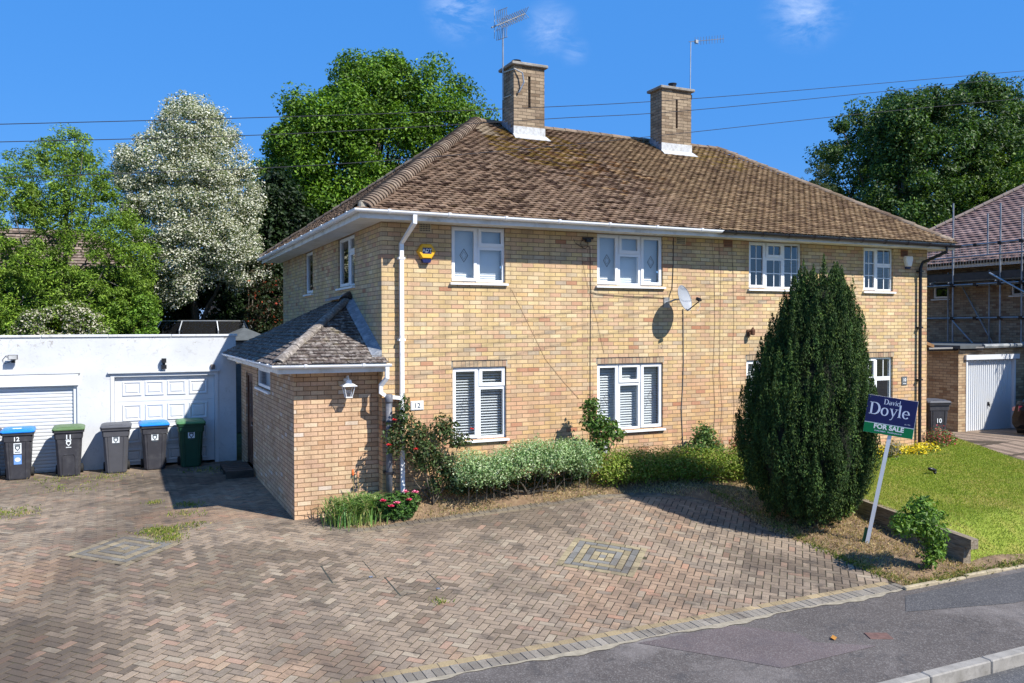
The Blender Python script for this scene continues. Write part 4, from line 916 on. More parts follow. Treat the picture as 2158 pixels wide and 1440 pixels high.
# satellite dish
t = thing('satellite_dish', 'grey satellite dish on the wall between the upper windows', 'satellite dish', (5.70, 0, 3.60))
dn = Vector((.38, -.90, .30)).normalized(); dx_ = dn.cross(Vector((0, 0, 1))).normalized()*-1; dz_ = dn.cross(dx_)*1; dz_ = dz_ if dz_.z > 0 else -dz_
cc = Vector((.13, -.34, .06)); m = MB()
for side in (0, 1):
    rs = []
    for k in range(9):
        r = k/8; rs.append([cc+dx_*(math.cos(a)*.215*r)+dz_*(math.sin(a)*.255*r)+dn*(.055*r*r+(-.004 if side else 0)) for a in [2*math.pi*q/32 for q in range(32)]])
    m.rings(rs, False)
    last = rs[-1]
m.tube([cc+dx_*(math.cos(a)*.215)+dz_*(math.sin(a)*.255)+dn*.055 for a in [2*math.pi*q/32 for q in range(33)]], .006, 5, False)
m.build('reflector', DISH, t, smooth=True, local=True)
lnb = cc+dn*.34-dz_*.14
m = MB(); m.tube([cc-dz_*.25+dn*.03, lnb-dn*.02-dz_*.02], .011, 6); m.build('arm', BLACKP, t, local=True)
m = MB(); m.tube([lnb-dn*.05+dz_*.05, lnb+dn*.02+dz_*.0], .032, 10); m.tube([lnb-dx_*.05, lnb+dx_*.05], .022, 8); m.build('receiver_head', BLACKP, t, local=True)
m = MB(); m.box(-.07, .07, -.014, -.002, -.10, .10); m.tube([(0, -.01, 0), (0, -.16, .02), (.06, -.20, .05), cc-dn*.01], .018, 8); m.build('mount', STEEL, t, local=True)
m = MB(); m.tube([lnb, lnb+Vector((.03, .02, -.12)), lnb+Vector((0, .05, -.2)), lnb+Vector((-.03, .05, -.17))], .004, 5); m.build('loose_cable', SWHITE, t, local=True)

def cable(name, lab, pts, r=.006, mat=WIRE):
    m = MB(); m.tube(pts, r, 5); return tag(m.build(name, mat), lab, 'cable')
cable('wall_cable', 'dark cable running down the wall left of the three light windows', [(3.98, -.012, 4.62), (3.99, -.012, 4.1), (4.0, -.012, 3.75), (3.985, -.012, 2.6), (3.98, -.012, .6)], .0055)
cable('wall_cable', 'dark cable under the upper three light window reaching the satellite dish', [(3.99, -.016, 4.0), (4.0, -.016, 3.78), (4.15, -.014, 3.74), (4.8, -.014, 3.71), (5.4, -.014, 3.70), (5.66, -.014, 3.68)], .0055)
cable('wall_cable', 'dark cable dropping from the eaves to the satellite dish', [(5.86, -.012, 4.86), (5.85, -.012, 4.2), (5.83, -.012, 3.9), (5.74, -.012, 3.66)], .007)
cable('wall_cable', 'grey cable running from below the satellite dish down to the garden bed', [(6.09, -.012, 3.48), (6.10, -.012, 2.4), (6.08, -.012, 1.9), (6.05, -.012, 1.5), (6.1, -.012, .6)], .008, plain('grey_cable', (.16, .15, .14), .7))
for k, (xa, lab) in enumerate([(6.85, 'thin cable between the dish and the glazed barred window, left one of three'), (7.02, 'thin cable between the dish and the glazed barred window, middle one of three'), (7.33, 'faint cable nearest the glazed barred window, right one of three')]):
    cable('wall_cable', lab, [(xa-.06, -.01, 4.86), (xa, -.01, 4.2), (xa+.02*(-1)**k, -.01, 3.2), (xa-.03, -.01, 2.2), (xa+.03, -.01, 1.5), (xa-.04, -.01, .6)], .0035, plain('thin_cable', (.20, .14, .10), .8))
cable('wall_cable', 'thin pale wire slanting across the bricks between the two lower windows', [(2.38, -.008, 3.8), (2.7, -.008, 3.2), (3.05, -.008, 2.55), (3.4, -.008, 2.15), (3.75, -.008, 1.8)], .003, plain('pale_wire', (.55, .38, .22), .8))
cable('wall_cable', 'thin slack wire right of the cable junction, left of the upper three light window', [(3.80, -.01, 4.5), (3.9, -.01, 4.0), (4.12, -.01, 3.3), (4.28, -.01, 2.65)], .003, plain('tan_wire', (.38, .27, .16), .8))
t = thing('cable_junction', 'black cable junction with looped wires under the eaves', 'junction box', (3.92, 0, 4.73))
m = MB(); m.tube([(-.12, -.05, .03), (.1, -.06, .04)], .02, 6); m.box(-.04, .06, -.06, -.002, -.03, .03); m.build('clamp', BLACKP, t, local=True)
m = MB(); m.tube([(-.07+.08*math.cos(a), -.03, -.07+.08*math.sin(a)) for a in [k*.5 for k in range(13)]], .005, 5); m.tube([(-.3, -.03, .02), (-.26, -.03, -.06), (-.15, -.03, -.12), (0, -.02, -.10), (.06, -.012, -.12)], .005, 5); m.build('looped_wire', WIRE, t, local=True)
t = thing('outside_box', 'small pale grey box low on the wall beside the leafy shrub', 'wall box', (4.27, 0, .86))
m = MB(); m.bbox(-.07, .07, -.07, -.002, -.12, .12, .02); m.build('casing', plain('pale_box', (.50, .53, .57), .5), t, local=True)

# aerials
t = thing('tv_aerial', 'large television aerial on a tall pole lashed to the left chimney', 'tv aerial', (4.19, 4.35, 8.2))
AX, AY = 4.19, 4.35
m = MB(); m.tube([(AX, AY, 8.42), (AX, AY, 10.12)], .021, 8); m.build('mast', STEEL, t)
m = MB(); pr = [(AX, AY, 9.05), (AX+.12, AY-.45, 9.04), (AX+.26, AY-.60, 8.95), (AX+.30, AY-.62, 8.75), (AX+.2, AY-.55, 8.55), (AX, AY, 8.47)]
m.tube([(AX, AY-.03, 9.06), (AX+.10, AY-.42, 9.05), (AX+.26, AY-.50, 8.95), (AX+.30, AY-.50, 8.74), (AX+.20, AY-.46, 8.52), (AX, AY-.03, 8.47)], .018, 5); m.build('bracket', STEEL, t)
b0 = Vector((AX-.30, AY-.25, 10.02)); b1 = Vector((AX+.62, AY+.10, 10.56)); bd = (b1-b0); bn = bd.normalized(); sd_ = Vector((.30, -.95, .0)); sd_ = (sd_-bn*sd_.dot(bn)).normalized(); un = bn.cross(sd_)
m = MB(); m.tube([b0-bn*.14, b1], .018, 6); m.tube([b0+bd*.33, b0+bd*.42-un*.0+Vector((0, 0, -.06)), b0+bd*.68+Vector((0, 0, -.05)), b0+bd*.72], .009, 5); m.build('boom', STEELD, t)
m = MB()
for k in range(12):
    c = b0+bd*(.14+.86*k/11)
    for s1 in (-1, 1):
        for s2 in (-1, 1): m.tube([c, c+sd_*.12*s1+Vector((0, 0, .13*s2))], .009, 4)
m.build('director', STEEL, t)
m = MB(); rv = Vector((0, 0, 1)); pv = Vector((.35, -.9, 0)).normalized()
for s1 in (-1, 1):
    o_ = b0+Vector((.02, 0, 0)); 
    for k in range(6): a = o_+pv*(.05+.06*k)*1.0+rv*(.05*s1); m.tube([a, a+rv*.28*s1-bn*.04], .010, 4)
    m.tube([o_+pv*.05+rv*.33*s1, o_+pv*.36+rv*.33*s1], .008, 4)
m.tube([b0+rv*.4-pv*.03, b0-rv*.28-pv*.03], .009, 5); m.build('reflector_grid', STEEL, t)
t = thing('tv_aerial', 'slim television aerial on a thin pole fixed to the right chimney', 'tv aerial', (9.32, 4.1, 8.9))
m = MB(); m.tube([(9.34, 4.1, 8.75), (9.36, 4.1, 10.42)], .014, 6); m.build('mast', STEEL, t)
m = MB(); m.tube([(9.30, 4.1, 10.42), (10.42, 4.1, 10.66)], .009, 5); m.box(9.5, 9.58, 4.07, 4.13, 10.42, 10.50); m.build('boom', STEELD, t)
m = MB()
for k in range(11): x_ = 9.50+k*.09; z_ = 10.42+(x_-9.3)*.214; m.tube([(x_, 4.1, z_-.10), (x_, 4.1, z_+.10)], .007, 4)
m.build('director', STEELD, t)
m = MB(); m.tube([(9.24, 3.9, 9.0), (9.36, 4.06, 9.0), (9.36, 4.1, 8.9), (9.3, 4.2, 8.72)], .014, 5); m.build('bracket', BLACKP, t)

# overhead wires
def wire(lab, pts, r=.0048):
    m = MB(); P = [Vector(p) for p in spline([Vector(p) for p in pts], 10)]; m.tube(P, r, 5, False)
    tag(m.build('overhead_wire', WIRE), lab, 'overhead wire', 'telephone wires across the sky')
wire('top wire of the three crossing the sky', [(-6.5, -3, 5.14), (-5.07, -3, 5.32), (-2.07, -3, 5.71), (.86, -3, 6.12), (4.41, -3, 6.68), (11.86, -3, 8.03), (15, -3, 8.6)])
wire('middle wire of the three crossing the sky', [(-6.5, -3.1, 4.95), (-5.07, -3.1, 5.11), (-2.07, -3.1, 5.48), (1.52, -3.1, 6.03), (4.41, -3.1, 6.49), (11.86, -3.1, 7.90), (15, -3.1, 8.52)])
wire('lowest wire of the three, passing in front of the roof', [(-6.5, -3.05, 4.59), (-5.07, -3.05, 4.74), (-2.3, -3.05, 5.06), (-.24, -3.05, 5.36), (2.77, -3.05, 5.87), (7.42, -3.05, 6.72), (11.87, -3.05, 7.50), (15, -3.05, 8.05)])

# ================================================================ GARAGES ON THE LEFT
gar = thing('garage_block', 'white rendered flat roofed garage block with a roller door and a panelled door', 'garage', (-5, 9, 0))
GY0 = 7.1
m = MB(); GF = lambda u, d, z: (u, GY0+d, z); gops = [(-7.35, -4.83, -.05, 2.14), (-4.17, -1.90, -.05, 2.12)]
panel(m, GF, -12, -1.50, -.1, 2.93, gops, .14)
m.poly([(-1.5, GY0, -.1), (-1.5, 12.2, -.1), (-1.5, 12.2, 2.93), (-1.5, GY0, 2.93)]); m.poly([(-12, 12.2, -.1), (-1.5, 12.2, -.1), (-1.5, 12.2, 2.93), (-12, 12.2, 2.93)]); m.poly([(-12, GY0, -.1), (-12, 12.2, -.1), (-12, 12.2, 2.93), (-12, GY0, 2.93)])
m.build('wall', RENDERW, gar)
m = MB(); m.poly([(-12, GY0+.2, 2.85), (-1.5, GY0+.2, 2.85), (-1.5, 12.2, 2.85), (-12, 12.2, 2.85)]); m.build('flat_roof', SHEDM, gar)
m = MB(); x = -12.
while x < -1.5:
    x2 = min(x+1.3, -1.46); m.bbox(x+.004, x2-.004, GY0-.03, GY0+.22, 2.93, 2.985+.004*math.sin(x*3), .008); x = x2
    if x >= -1.47: break
m.build('coping', plain('white_coping', (.66, .68, .70), .8, var=.15, dirt=(.35, .33, .28), ds=6), gar)
# roller door
m = MB(); zt_ = 1.84; z = .02
while z < zt_:
    m.rings([[(-7.28, GY0+.10, z+.002), (-7.28, GY0+.088, z+.014), (-7.28, GY0+.085, z+.04), (-7.28, GY0+.088, z+.064), (-7.28, GY0+.10, z+.074)], [(-4.88, GY0+.10, z+.002), (-4.88, GY0+.088, z+.014), (-4.88, GY0+.085, z+.04), (-4.88, GY0+.088, z+.064), (-4.88, GY0+.10, z+.074)]], False, False); z += .076
m.poly([(-7.3, GY0+.102, 0), (-4.86, GY0+.102, 0), (-4.86, GY0+.102, 1.9), (-7.3, GY0+.102, 1.9)])
rd = m.build('roller_door', GDOOR, gar)
m = MB(); m.box(-7.35, -7.27, GY0+.04, GY0+.135, 0, 1.88); m.box(-4.90, -4.832, GY0+.04, GY0+.135, 0, 1.88); m.build('guide_rail', GDOOR, rd)
m = MB(); m.box(-7.5, -4.80, GY0-.035, GY0+.139, 1.885, 2.14); m.build('roller_box', plain('cream_white', (.74, .76, .76), .5, var=.05), rd)
m = MB(); m.box(-7.6, -4.76, GY0-.05, GY0-.002, 2.142, 2.20); m.build('timber_strip', RENDERW, gar)
# panelled door
m = MB(); fx0, fx1 = -4.09, -1.98
m.box(-4.168, fx0, GY0-.015, GY0+.10, 0, 2.118); m.box(fx1, -1.902, GY0-.015, GY0+.10, 0, 2.118); m.box(fx0, fx1, GY0-.012, GY0+.10, 2.04, 2.118)
df = m.build('door_frame', GDOOR, gar)
m = MB(); yb = GY0+.075; rows = [(.04, .47, .10, .40), (.475, .97, .53, .91), (.975, 1.47, 1.03, 1.41), (1.475, 2.035, 1.60, 1.93)]
for a, b, pa, pb in rows:
    m.box(fx0+.005, fx1-.005, yb, yb+.03, a, b)
    for k in range(4):
        c = fx0+.12+(fx1-fx0-.24)*(k+.5)/4; hw = .20
        def rg_(h, v, y): return [(c-h, y, (pa+pb)/2-v), (c+h, y, (pa+pb)/2-v), (c+h, y, (pa+pb)/2+v), (c-h, y, (pa+pb)/2+v)]
        v = (pb-pa)/2; m.rings([rg_(hw, v, yb-.0005), rg_(hw-.010, v-.010, yb-.02), rg_(hw-.03, v-.03, yb-.02), rg_(hw-.06, v-.06, yb-.001), rg_(hw-.085, v-.085, yb-.016)], True)
m.build('panelled_door', GDOOR, gar)
m = MB(); m.box(-4.22, -1.86, GY0-.07, GY0-.002, 2.12, 2.155); m.build('drip_strip', RENDERW, gar)
def floodlight(x, z, lab, big=True):
    t = thing('floodlight', lab, 'floodlight', (x, GY0, z)); k = 1 if big else .9
    m = MB(); m.box(-.09*k, .09*k, -.19, -.11, -.05, .05); m.build('housing', BLACKP if not big else plain('grey_housing', (.12, .12, .13), .5), t, local=True)
    m = MB(); m.box(-.075*k, .075*k, -.194, -.1905, -.038, .038); m.build('lens', plain('lamp_glass', (.45, .46, .46), .2), t, local=True)
    m = MB(); m.box(-.04, .04, -.03, -.002, -.06, .03); m.tube([(0, -.03, 0), (0, -.12, -.03)], .012, 6); m.box(-.035, .035, -.11, -.04, -.12, -.075); m.build('bracket', BLACKP, t, local=True)
    if big:
        m = MB(); m.tube([(-.02, -.02, .0), (-.14, -.02, .03), (-.20, -.02, -.05), (-.17, -.02, -.14), (-.06, -.02, -.10)], .006, 5); m.build('cable', WIRE, t, local=True)
    return t
floodlight(-6.02, 2.52, 'grey floodlight with looped cable on the white wall above the roller door')
t = thing('security_light', 'black twin headed security light above the panelled garage door', 'security light', (-3.07, GY0, 2.30))
m = MB(); m.box(-.05, .05, -.13, -.03, .04, .14); m.build('lamp_head', BLACKP, t, local=True); m = MB(); m.box(-.055, .055, -.12, -.03, -.10, -.01); m.build('sensor_head', BLACKP, t, local=True)
m = MB(); m.box(-.03, .03, -.03, -.002, -.08, .12); m.tube([(-.04, -.04, -.1), (-.08, -.06, -.16)], .005, 4); m.build('bracket', BLACKP, t, local=True)
t = thing('camera_box', 'small brown box at the top right corner of the panelled garage door', 'junction box', (-2.02, GY0, 2.22))
m = MB(); m.bbox(-.045, .045, -.06, -.002, -.05, .06, .008); m.build('casing', plain('brown_box', (.14, .12, .11), .6), t, local=True)

# ================================================================ BINS
def make_bin(name, lab, cat, body, lid, wheels=True, kind=0, group='wheelie bins in front of the garages'):
    t = thing(name, lab, cat, (0, 0, 0), 0, group); m = MB()
    def ring(w_, y0, y1, z, b=.03): return [(-w_+b, y0, z), (w_-b, y0, z), (w_, y0+b, z), (w_, y1-b, z), (w_-b, y1, z), (-w_+b, y1, z), (-w_, y1-b, z), (-w_, y0+b, z)]
    m.rings([ring(.205, -.23, .20, .02, .05), ring(.21, -.235, .21, .05, .05), ring(.25, -.285, .29, .80, .04), ring(.265, -.295, .30, .805, .03), ring(.27, -.30, .315, .93, .03), ring(.295, -.325, .33, .935, .03), ring(.30, -.33, .335, .985, .03)])
    m.build('body', body, t, local=True)
    m = MB(); 
    if kind == 1:
        pts = [(-.12, .03), (-.12, .42), (-.09, .47), (.09, .47), (.12, .42), (.12, .03)]
        q = [(a, -.235-.067*(z-.05)-.004, z) for a, z in pts]; m.tube(q, .008, 4)
    else:
        for sx in (-1, 1): m.tube([(sx*.13, -.233, .04), (sx*.155, -.288, .80)], .009, 4)
        m.tube([(-.155, -.288, .80), (0, -.290, .825), (.155, -.288, .80)], .007, 4)
    m.build('body_rib', body, t, local=True)
    m = MB(); m.rings([ring(.305, -.345, .34, .986, .04), ring(.31, -.35, .345, 1.005, .04), ring(.29, -.32, .33, 1.035, .05), ring(.235, -.20, .27, 1.06, .05)])
    m.box(-.13, .13, -.27, -.20, 1.038, 1.052)
    L_ = m.build('lid', lid, t, local=True)
    m = MB()
    for sx in (-1, 1): m.bbox(sx*.20-.04, sx*.20+.04, -.32, -.26, 1.02, 1.038, .006)
    m.build('lid_grip', BLACKP, L_, local=True)
    m = MB(); m.tube([(-.22, .37, 1.02), (.22, .37, 1.02)], .016, 8); m.box(-.22, -.18, .30, .37, .97, 1.02); m.box(.18, .22, .30, .37, .97, 1.02); m.build('handle', body, t, local=True)
    for sx in (-1, 1):
        m = MB(); R0 = .10; ax = sx*.235
        m.rings([[(ax+dx, .24+r*math.cos(a), .10+r*math.sin(a)) for a in [2*math.pi*k/18 for k in range(18)]] for dx, r in ((-.028, R0*.9), (-.022, R0), (.022, R0), (.028, R0*.9))]); wh = m.build('wheel', TYRE, t, local=True)
        m = MB(); m.rings([[(ax+dx, .24+r*math.cos(a), .10+r*math.sin(a)) for a in [2*math.pi*k/12 for k in range(12)]] for dx, r in ((-.032, .045), (.032, .045))]); m.build('hub', STKW if kind == 2 else BLACKP, wh, local=True)
    return t
def shield(t, y, z, w_=.07, sticker=True, onwhite=True):
    if sticker:
        m = MB(); m.hexa([(-w_, y-.002, z-.11), (w_, y-.002, z-.11), (w_, y, z-.11), (-w_, y, z-.11), (-w_, y-.018, z+.11), (w_, y-.018, z+.11), (w_, y-.016, z+.11), (-w_, y-.016, z+.11)]); s_ = m.build('sticker', STKW, t, local=True)
    ink = INK if onwhite else STKW; m = MB(); yy = lambda zz: y-.002-(zz-(z-.11))*.073-.0015
    P = [(-.045, .065), (.045, .065), (.047, .0), (.0, -.055), (-.047, .0)]; q = [(a, yy(z+b), z+b) for a, b in P]; q2 = [(a*.55, yy(z+b*.55+.003), z+b*.55+.003) for a, b in P]
    for k in range(5): m.poly([q[k], q[(k+1) % 5], q2[(k+1) % 5], q2[k]])
    m.poly([(-.058, yy(z+.07), z+.07), (.058, yy(z+.07), z+.07), (.052, yy(z+.09), z+.09), (-.052, yy(z+.09), z+.09)]); m.poly([(-.05, yy(z-.085), z-.085), (.05, yy(z-.085), z-.085), (.05, yy(z-.068), z-.068), (-.05, yy(z-.068), z-.068)])
    m.build('crest', ink, t, local=True)
def stamp(t, s, x, z, size=.13): text(s, size, x, z, -.215-.0735*(z-.05)-.031, STKW, t, 'painted_number', .003)
BY = 6.62
def put(t, x, y, rz): t.location = (x, y, float(H(x, y))); t.rotation_euler = (0, 0, rz)
b = make_bin('wheelie_bin', 'charcoal bin cut off at the left edge beside the blue lidded one', 'wheelie bin', BINK, LIDK); put(b, -6.52, 6.64, .05)
b = make_bin('wheelie_bin', 'charcoal bin with a blue lid, crest sticker and blue sticker', 'wheelie bin', BINK, LIDB); put(b, -5.90, BY-.02, .03); shield(b, -.268, .66); stamp(b, '12', -.02, .85, .12)
m = MB(); m.hexa([(-.07, -.264, .33), (.07, -.264, .33), (.07, -.262, .33), (-.07, -.262, .33), (-.07, -.279, .53), (.07, -.279, .53), (.07, -.277, .53), (-.07, -.277, .53)]); m.build('blue_sticker', STKB, b, local=True)
m = MB(); m.poly([(.052*math.cos(a), -.2725-.0735*(.04*math.sin(a)), .43+.045*math.sin(a)) for a in [2*math.pi*k/20 for k in range(20)]]); m.build('oval_mark', STKW, b, local=True)
m = MB(); m.hexa([(-.09, -.20, 1.056), (.07, -.21, 1.055), (.07, -.12, 1.06), (-.09, -.11, 1.06), (-.09, -.20, 1.062), (.07, -.21, 1.062), (.07, -.12, 1.066), (-.09, -.11, 1.066)]); m.build('lid_label', STKW, b, local=True)
b = make_bin('wheelie_bin', 'charcoal bin with an olive green lid and arched front panel', 'wheelie bin', BINK, LIDO, kind=1); put(b, -4.97, BY, .02); stamp(b, '11', 0, .84, .13); shield(b, -.27, .70, .07, False, False)
b = make_bin('wheelie_bin', 'all grey bin in front of the pier between the garage doors', 'wheelie bin', plain('bin_grey', (.075, .076, .086), .5, var=.12), LIDK); put(b, -4.06, BY-.02, -.02); shield(b, -.27, .72)
b = make_bin('wheelie_bin', 'charcoal bin with a blue lid and one white crest sticker', 'wheelie bin', BINK, LIDB); put(b, -3.30, BY+.08, .03); shield(b, -.27, .72)
b = make_bin('wheelie_bin', 'dark green bin with a green lid, half in shadow', 'wheelie bin', BING, LIDG); put(b, -2.54, BY+.10, 0); shield(b, -.27, .72)
b = make_bin('wheelie_bin', 'charcoal bin numbered 10 beside the black drainpipe at the right house', 'wheelie bin', BINK, LIDK, group='wheelie bins of the houses'); b.location = (14.25, .85, .26); b.rotation_euler = (0, 0, -.35); stamp(b, '10', 0, .55, .15)

# doorstep pallet
t = thing('doorstep_pallet', 'low dark slatted wooden platform on the paving outside the porch door', 'pallet step', (-1.72, 5.2, .0))
m = MB(); 
for k in range(5): m.box(-.28, .27, -.6+k*.25, -.6+k*.25+.19, .13, .16)
m.build('deck_board', plain('dark_timber', (.07, .055, .045), .85, var=.4), t, local=True)
for yy in (-.6, .0, .56):
    m = MB(); m.box(-.28, .27, yy, yy+.05, .0, .129); m.build('bearer', plain('dark_bearer', (.06, .05, .04), .85, var=.4), t, local=True)

# ================================================================ SIGN
t = thing('for_sale_sign', 'blue and green estate agent FOR SALE board on a leaning white post', 'sign', (6.40, -4.22, -.24))
vd = Vector((.758, .652, 0)); rt2 = Vector((.652, -.758, 0)); lean = R_(10.5)
Mp = Matrix(((rt2.x, vd.x, 0, 0), (rt2.y, vd.y, 0, 0), (0, 0, 1, 0), (0, 0, 0, 1)))
Ml = Mp @ Matrix.Rotation(lean, 4, 'Y')
m = MB(); m.M = Ml; m.box(-.028, .028, -.028, .028, -.15, 2.25); m.build('post', SWHITE, t, local=True)
m = MB(); m.M = Ml; m.box(-.075, -.0285, -.02, .02, -.1, .28); m.build('stake', plain('green_stake', (.03, .10, .035), .7), t, local=True)
Mb = Ml @ Matrix.Translation((-.045, -.036, 2.03)) @ Matrix.Scale(.98, 4) @ Matrix.Rotation(R_(-2.5), 4, 'Y') @ Matrix.Rotation(R_(3), 4, 'Z')
bw, bh = .352, .292
m = MB(); m.M = Mb; m.box(-bw, bw, -.004, .004, -bh, bh); brd = m.build('board', SWHITE, t, local=True)
m = MB(); m.M = Mb; m.box(-bw+.001, bw-.004, -.0056, -.0045, -bh+.168, bh-.002); m.build('blue_panel', NAVY, brd, local=True)
m = MB(); m.M = Mb; m.box(-bw+.001, bw-.004, -.0056, -.0045, -bh+.002, -bh+.155); m.build('green_panel', SGREEN, brd, local=True)
text('FOR SALE', .10, .0, -.182, -.0065, SWHITE, brd, 'lettering', .0035, M=Mb); text('01442 248671   DavidDoyle.co.uk', .028, .0, -.248, -.0065, SLET, brd, 'contact_line', .0006, M=Mb)
# serif lettering drawn as thick and thin strokes
def stroke(m, pts, ws, y=-.0066):
    P = [Vector((a, 0, b)) for a, b in pts]; q = []
    for i, p in enumerate(P):
        d = (P[min(i+1, len(P)-1)]-P[max(i-1, 0)]).normalized(); n = Vector((-d.z, 0, d.x)); w_ = ws[i] if isinstance(ws, (list, tuple)) else ws; q.append((p+n*w_/2, p-n*w_/2))
    for (a, b), (c, d) in zip(q, q[1:]): m.poly([(a.x, y, a.z), (b.x, y, b.z), (d.x, y, d.z), (c.x, y, c.z)])
def arc(cx, cz, rx, rz, a0, a1, n=18): return [(cx+rx*math.cos(R_(a0+(a1-a0)*k/n)), cz+rz*math.sin(R_(a0+(a1-a0)*k/n))) for k in range(n+1)]
def wts(a0, a1, thin, thick, n=18, ph=0): return [thin+(thick-thin)*abs(math.cos(R_(a0+(a1-a0)*k/n+ph))) for k in range(n+1)]
def glyph(m, ch, x, z, h):   # returns advance; h = cap height
    T = h*.16; t_ = h*.05; xh = h*.66
    S = lambda pts, w_: stroke(m, [(x+a*h, z+b*h) for a, b in pts], [v*h for v in w_] if isinstance(w_, list) else w_*h)
    if ch == 'D':
        S([(.16, 0), (.16, 1)], .15); S([(0, .02), (.36, .02)], .05); S([(0, .98), (.36, .98)], .05)
        S(arc(.36, .5, .40, .48, -90, 90), wts(-90, 90, .05, .17)); return .86*h
    if ch == 'o': S(arc(.30, .32, .23, .31, 0, 360, 26), wts(0, 360, .045, .135, 26)); return .64*h
    if ch == 'y':
        S([(.12, .64), (.33, .04)], .12); S([(.55, .64), (.33, .04), (.22, -.24), (.10, -.27)], [.05, .05, .05, .07]); S([(0, .64), (.25, .64)], .04); S([(.42, .64), (.66, .64)], .04); return .62*h
    if ch == 'l': S([(.14, 0), (.14, 1.04)], .13); S([(0, .02), (.28, .02)], .04); S([(.02, 1.03), (.14, 1.03)], .04); return .31*h
    if ch == 'e': S(arc(.29, .32, .22, .31, 0, 320, 22), wts(0, 320, .045, .13, 22)); S([(.08, .34), (.51, .34)], .045); return .60*h
    if ch == 'a': S(arc(.22, .18, .17, .17, 20, 340, 16), wts(20, 340, .05, .12, 16)); S([(.42, 0), (.42, .45), (.34, .60), (.12, .58)], [.12, .12, .06, .06]); return .54*h
    if ch == 'v': S([(.10, .64), (.28, .0)], .12); S([(.48, .64), (.28, .0)], .05); S([(0, .64), (.2, .64)], .04); S([(.38, .64), (.58, .64)], .04); return .56*h
    if ch == 'i': S([(.12, 0), (.12, .64)], .12); S([(0, .02), (.24, .02)], .04); S([(.07, .86), (.17, .86)], .11); return .28*h
    if ch == 'd': S(arc(.26, .31, .20, .30, 20, 340, 18), wts(20, 340, .045, .12, 18)); S([(.49, 0), (.49, 1.02)], .12); return .62*h
def word(s, x, z, h, name):
    m = MB(); m.M = Mb
    for ch in s: x += glyph(m, ch, x, z, h)+.02*h
    m.build(name, SLET, brd, local=True)
word('David', -.12, .175, .080, 'small_lettering'); word('Doyle', -.312, .0, .186, 'large_lettering')
text('est. 1985', .022, .25, -.085, -.0065, SLET, brd, 'date_line', 0, M=Mb)

# ================================================================ SLEEPER WALL, LAWN OBJECTS
d = Vector((SL1[0]-SL0[0], SL1[1]-SL0[1], 0)); Ls = d.length; d.normalize(); n_ = Vector((-d.y, d.x, 0))
t = thing('sleeper_wall', 'low retaining wall of weathered timber sleepers along the edge of the lawn', 'retaining wall', (SL0[0], SL0[1], 0))
def sl(a, b, hi, lo, off=0):
    m = MB(); p = Vector((SL0[0], SL0[1], 0))+n_*(.02+off); zt = lambda q: .08+.28*q/Ls
    q = [p+d*a, p+d*a-n_*.13, p+d*b-n_*.13, p+d*b]; zz = [zt(a), zt(a), zt(b), zt(b)]
    m.hexa([v+Vector((0, 0, z-lo)) for v, z in zip(q, zz)]+[v+Vector((0, 0, z-hi)) for v, z in zip(q, zz)]); m.build('sleeper', SLEEP, t)
sl(.0, 2.35, 0, .14); sl(2.36, 4.2, -.004, .138, .01); sl(4.21, Ls, 0, .14, .0)
sl(.12, 2.0, .142, .45, .012); sl(2.01, Ls, .142, .45, .015)
t = thing('black_object', 'small black object lying on the lawn', 'lawn object', (10.35, -2.25, float(LZ(10.3, -2.25))))
m = MB(); m.rings([[(x_, .05*s_*math.cos(a), .09+.035*s_*math.sin(a)-x_*.25) for a in [2*math.pi*k/12 for k in range(12)]] for x_, s_ in ((-.12, .3), (-.09, .9), (0, 1.1), (.06, .9), (.10, .3))]); m.tube([(.05, 0, .06), (.07, -.01, -.02)], .03, 8); m.build('body', BLACKP, t, local=True, smooth=True)

# ================================================================ RIGHT SIDE: garage, gate, car, neighbour house, scaffold
rg_t = thing('brick_garage', 'small brick garage with white ribbed up and over door at the right edge', 'garage', (18, 4, .15))
m = MB(); RF = lambda u, d_, z: (u, 2.0+d_, z); panel(m, RF, 16.72, 22, 0, 2.50, [(17.02, 19.1, 0.0, 2.24)], .10)
m.poly([(16.72, 2, 0), (16.72, 6.5, 0), (16.72, 6.5, 2.5), (16.72, 2, 2.5)]); m.build('wall', BR_GAR, rg_t)
m = MB(); u = 17.08
m.poly([(17.05, 2.092, .15), (19.07, 2.092, .15), (19.07, 2.092, 2.2), (17.05, 2.092, 2.2)])
while u < 19.04: m.hexa([(u, 2.078, .17), (u+.055, 2.078, .17), (u+.055, 2.091, .17), (u, 2.091, .17), (u+.008, 2.070, 2.17), (u+.047, 2.070, 2.17), (u+.055, 2.091, 2.17), (u, 2.091, 2.17)]); u += .085
gd = m.build('ribbed_door', GDOOR, rg_t)
m = MB(); m.tube([(18.05, 2.07, .95), (18.05, 2.03, .95), (18.05, 2.03, .87)], .012, 6); m.box(18.01, 18.09, 2.06, 2.072, .9, 1.0); m.build('handle', BLACKP, gd)
m = MB(); m.box(16.95, 19.18, 1.93, 2.06, 2.20, 2.335); m.box(17.021, 17.08, 1.985, 2.09, .12, 2.20); m.box(19.04, 19.099, 1.985, 2.09, .12, 2.20); m.build('door_frame', GDOOR, rg_t)
m = MB(); m.box(16.6, 22.1, 1.86, 6.6, 2.51, 2.60); m.build('flat_roof', SHEDM, rg_t)
m = MB(); m.tube([(17.5, 1.84, 2.57), (22, 1.84, 2.60)], .06, 8); m.build('gutter', plain('grey_gutter', (.20, .22, .23), .6, dirt=(.4, .4, .38)), rg_t); m = MB(); m.tube([(15.9, 2.3, 2.50), (17.48, 1.84, 2.52)], .06, 8); m.build('black_gutter', BLG, rg_t)
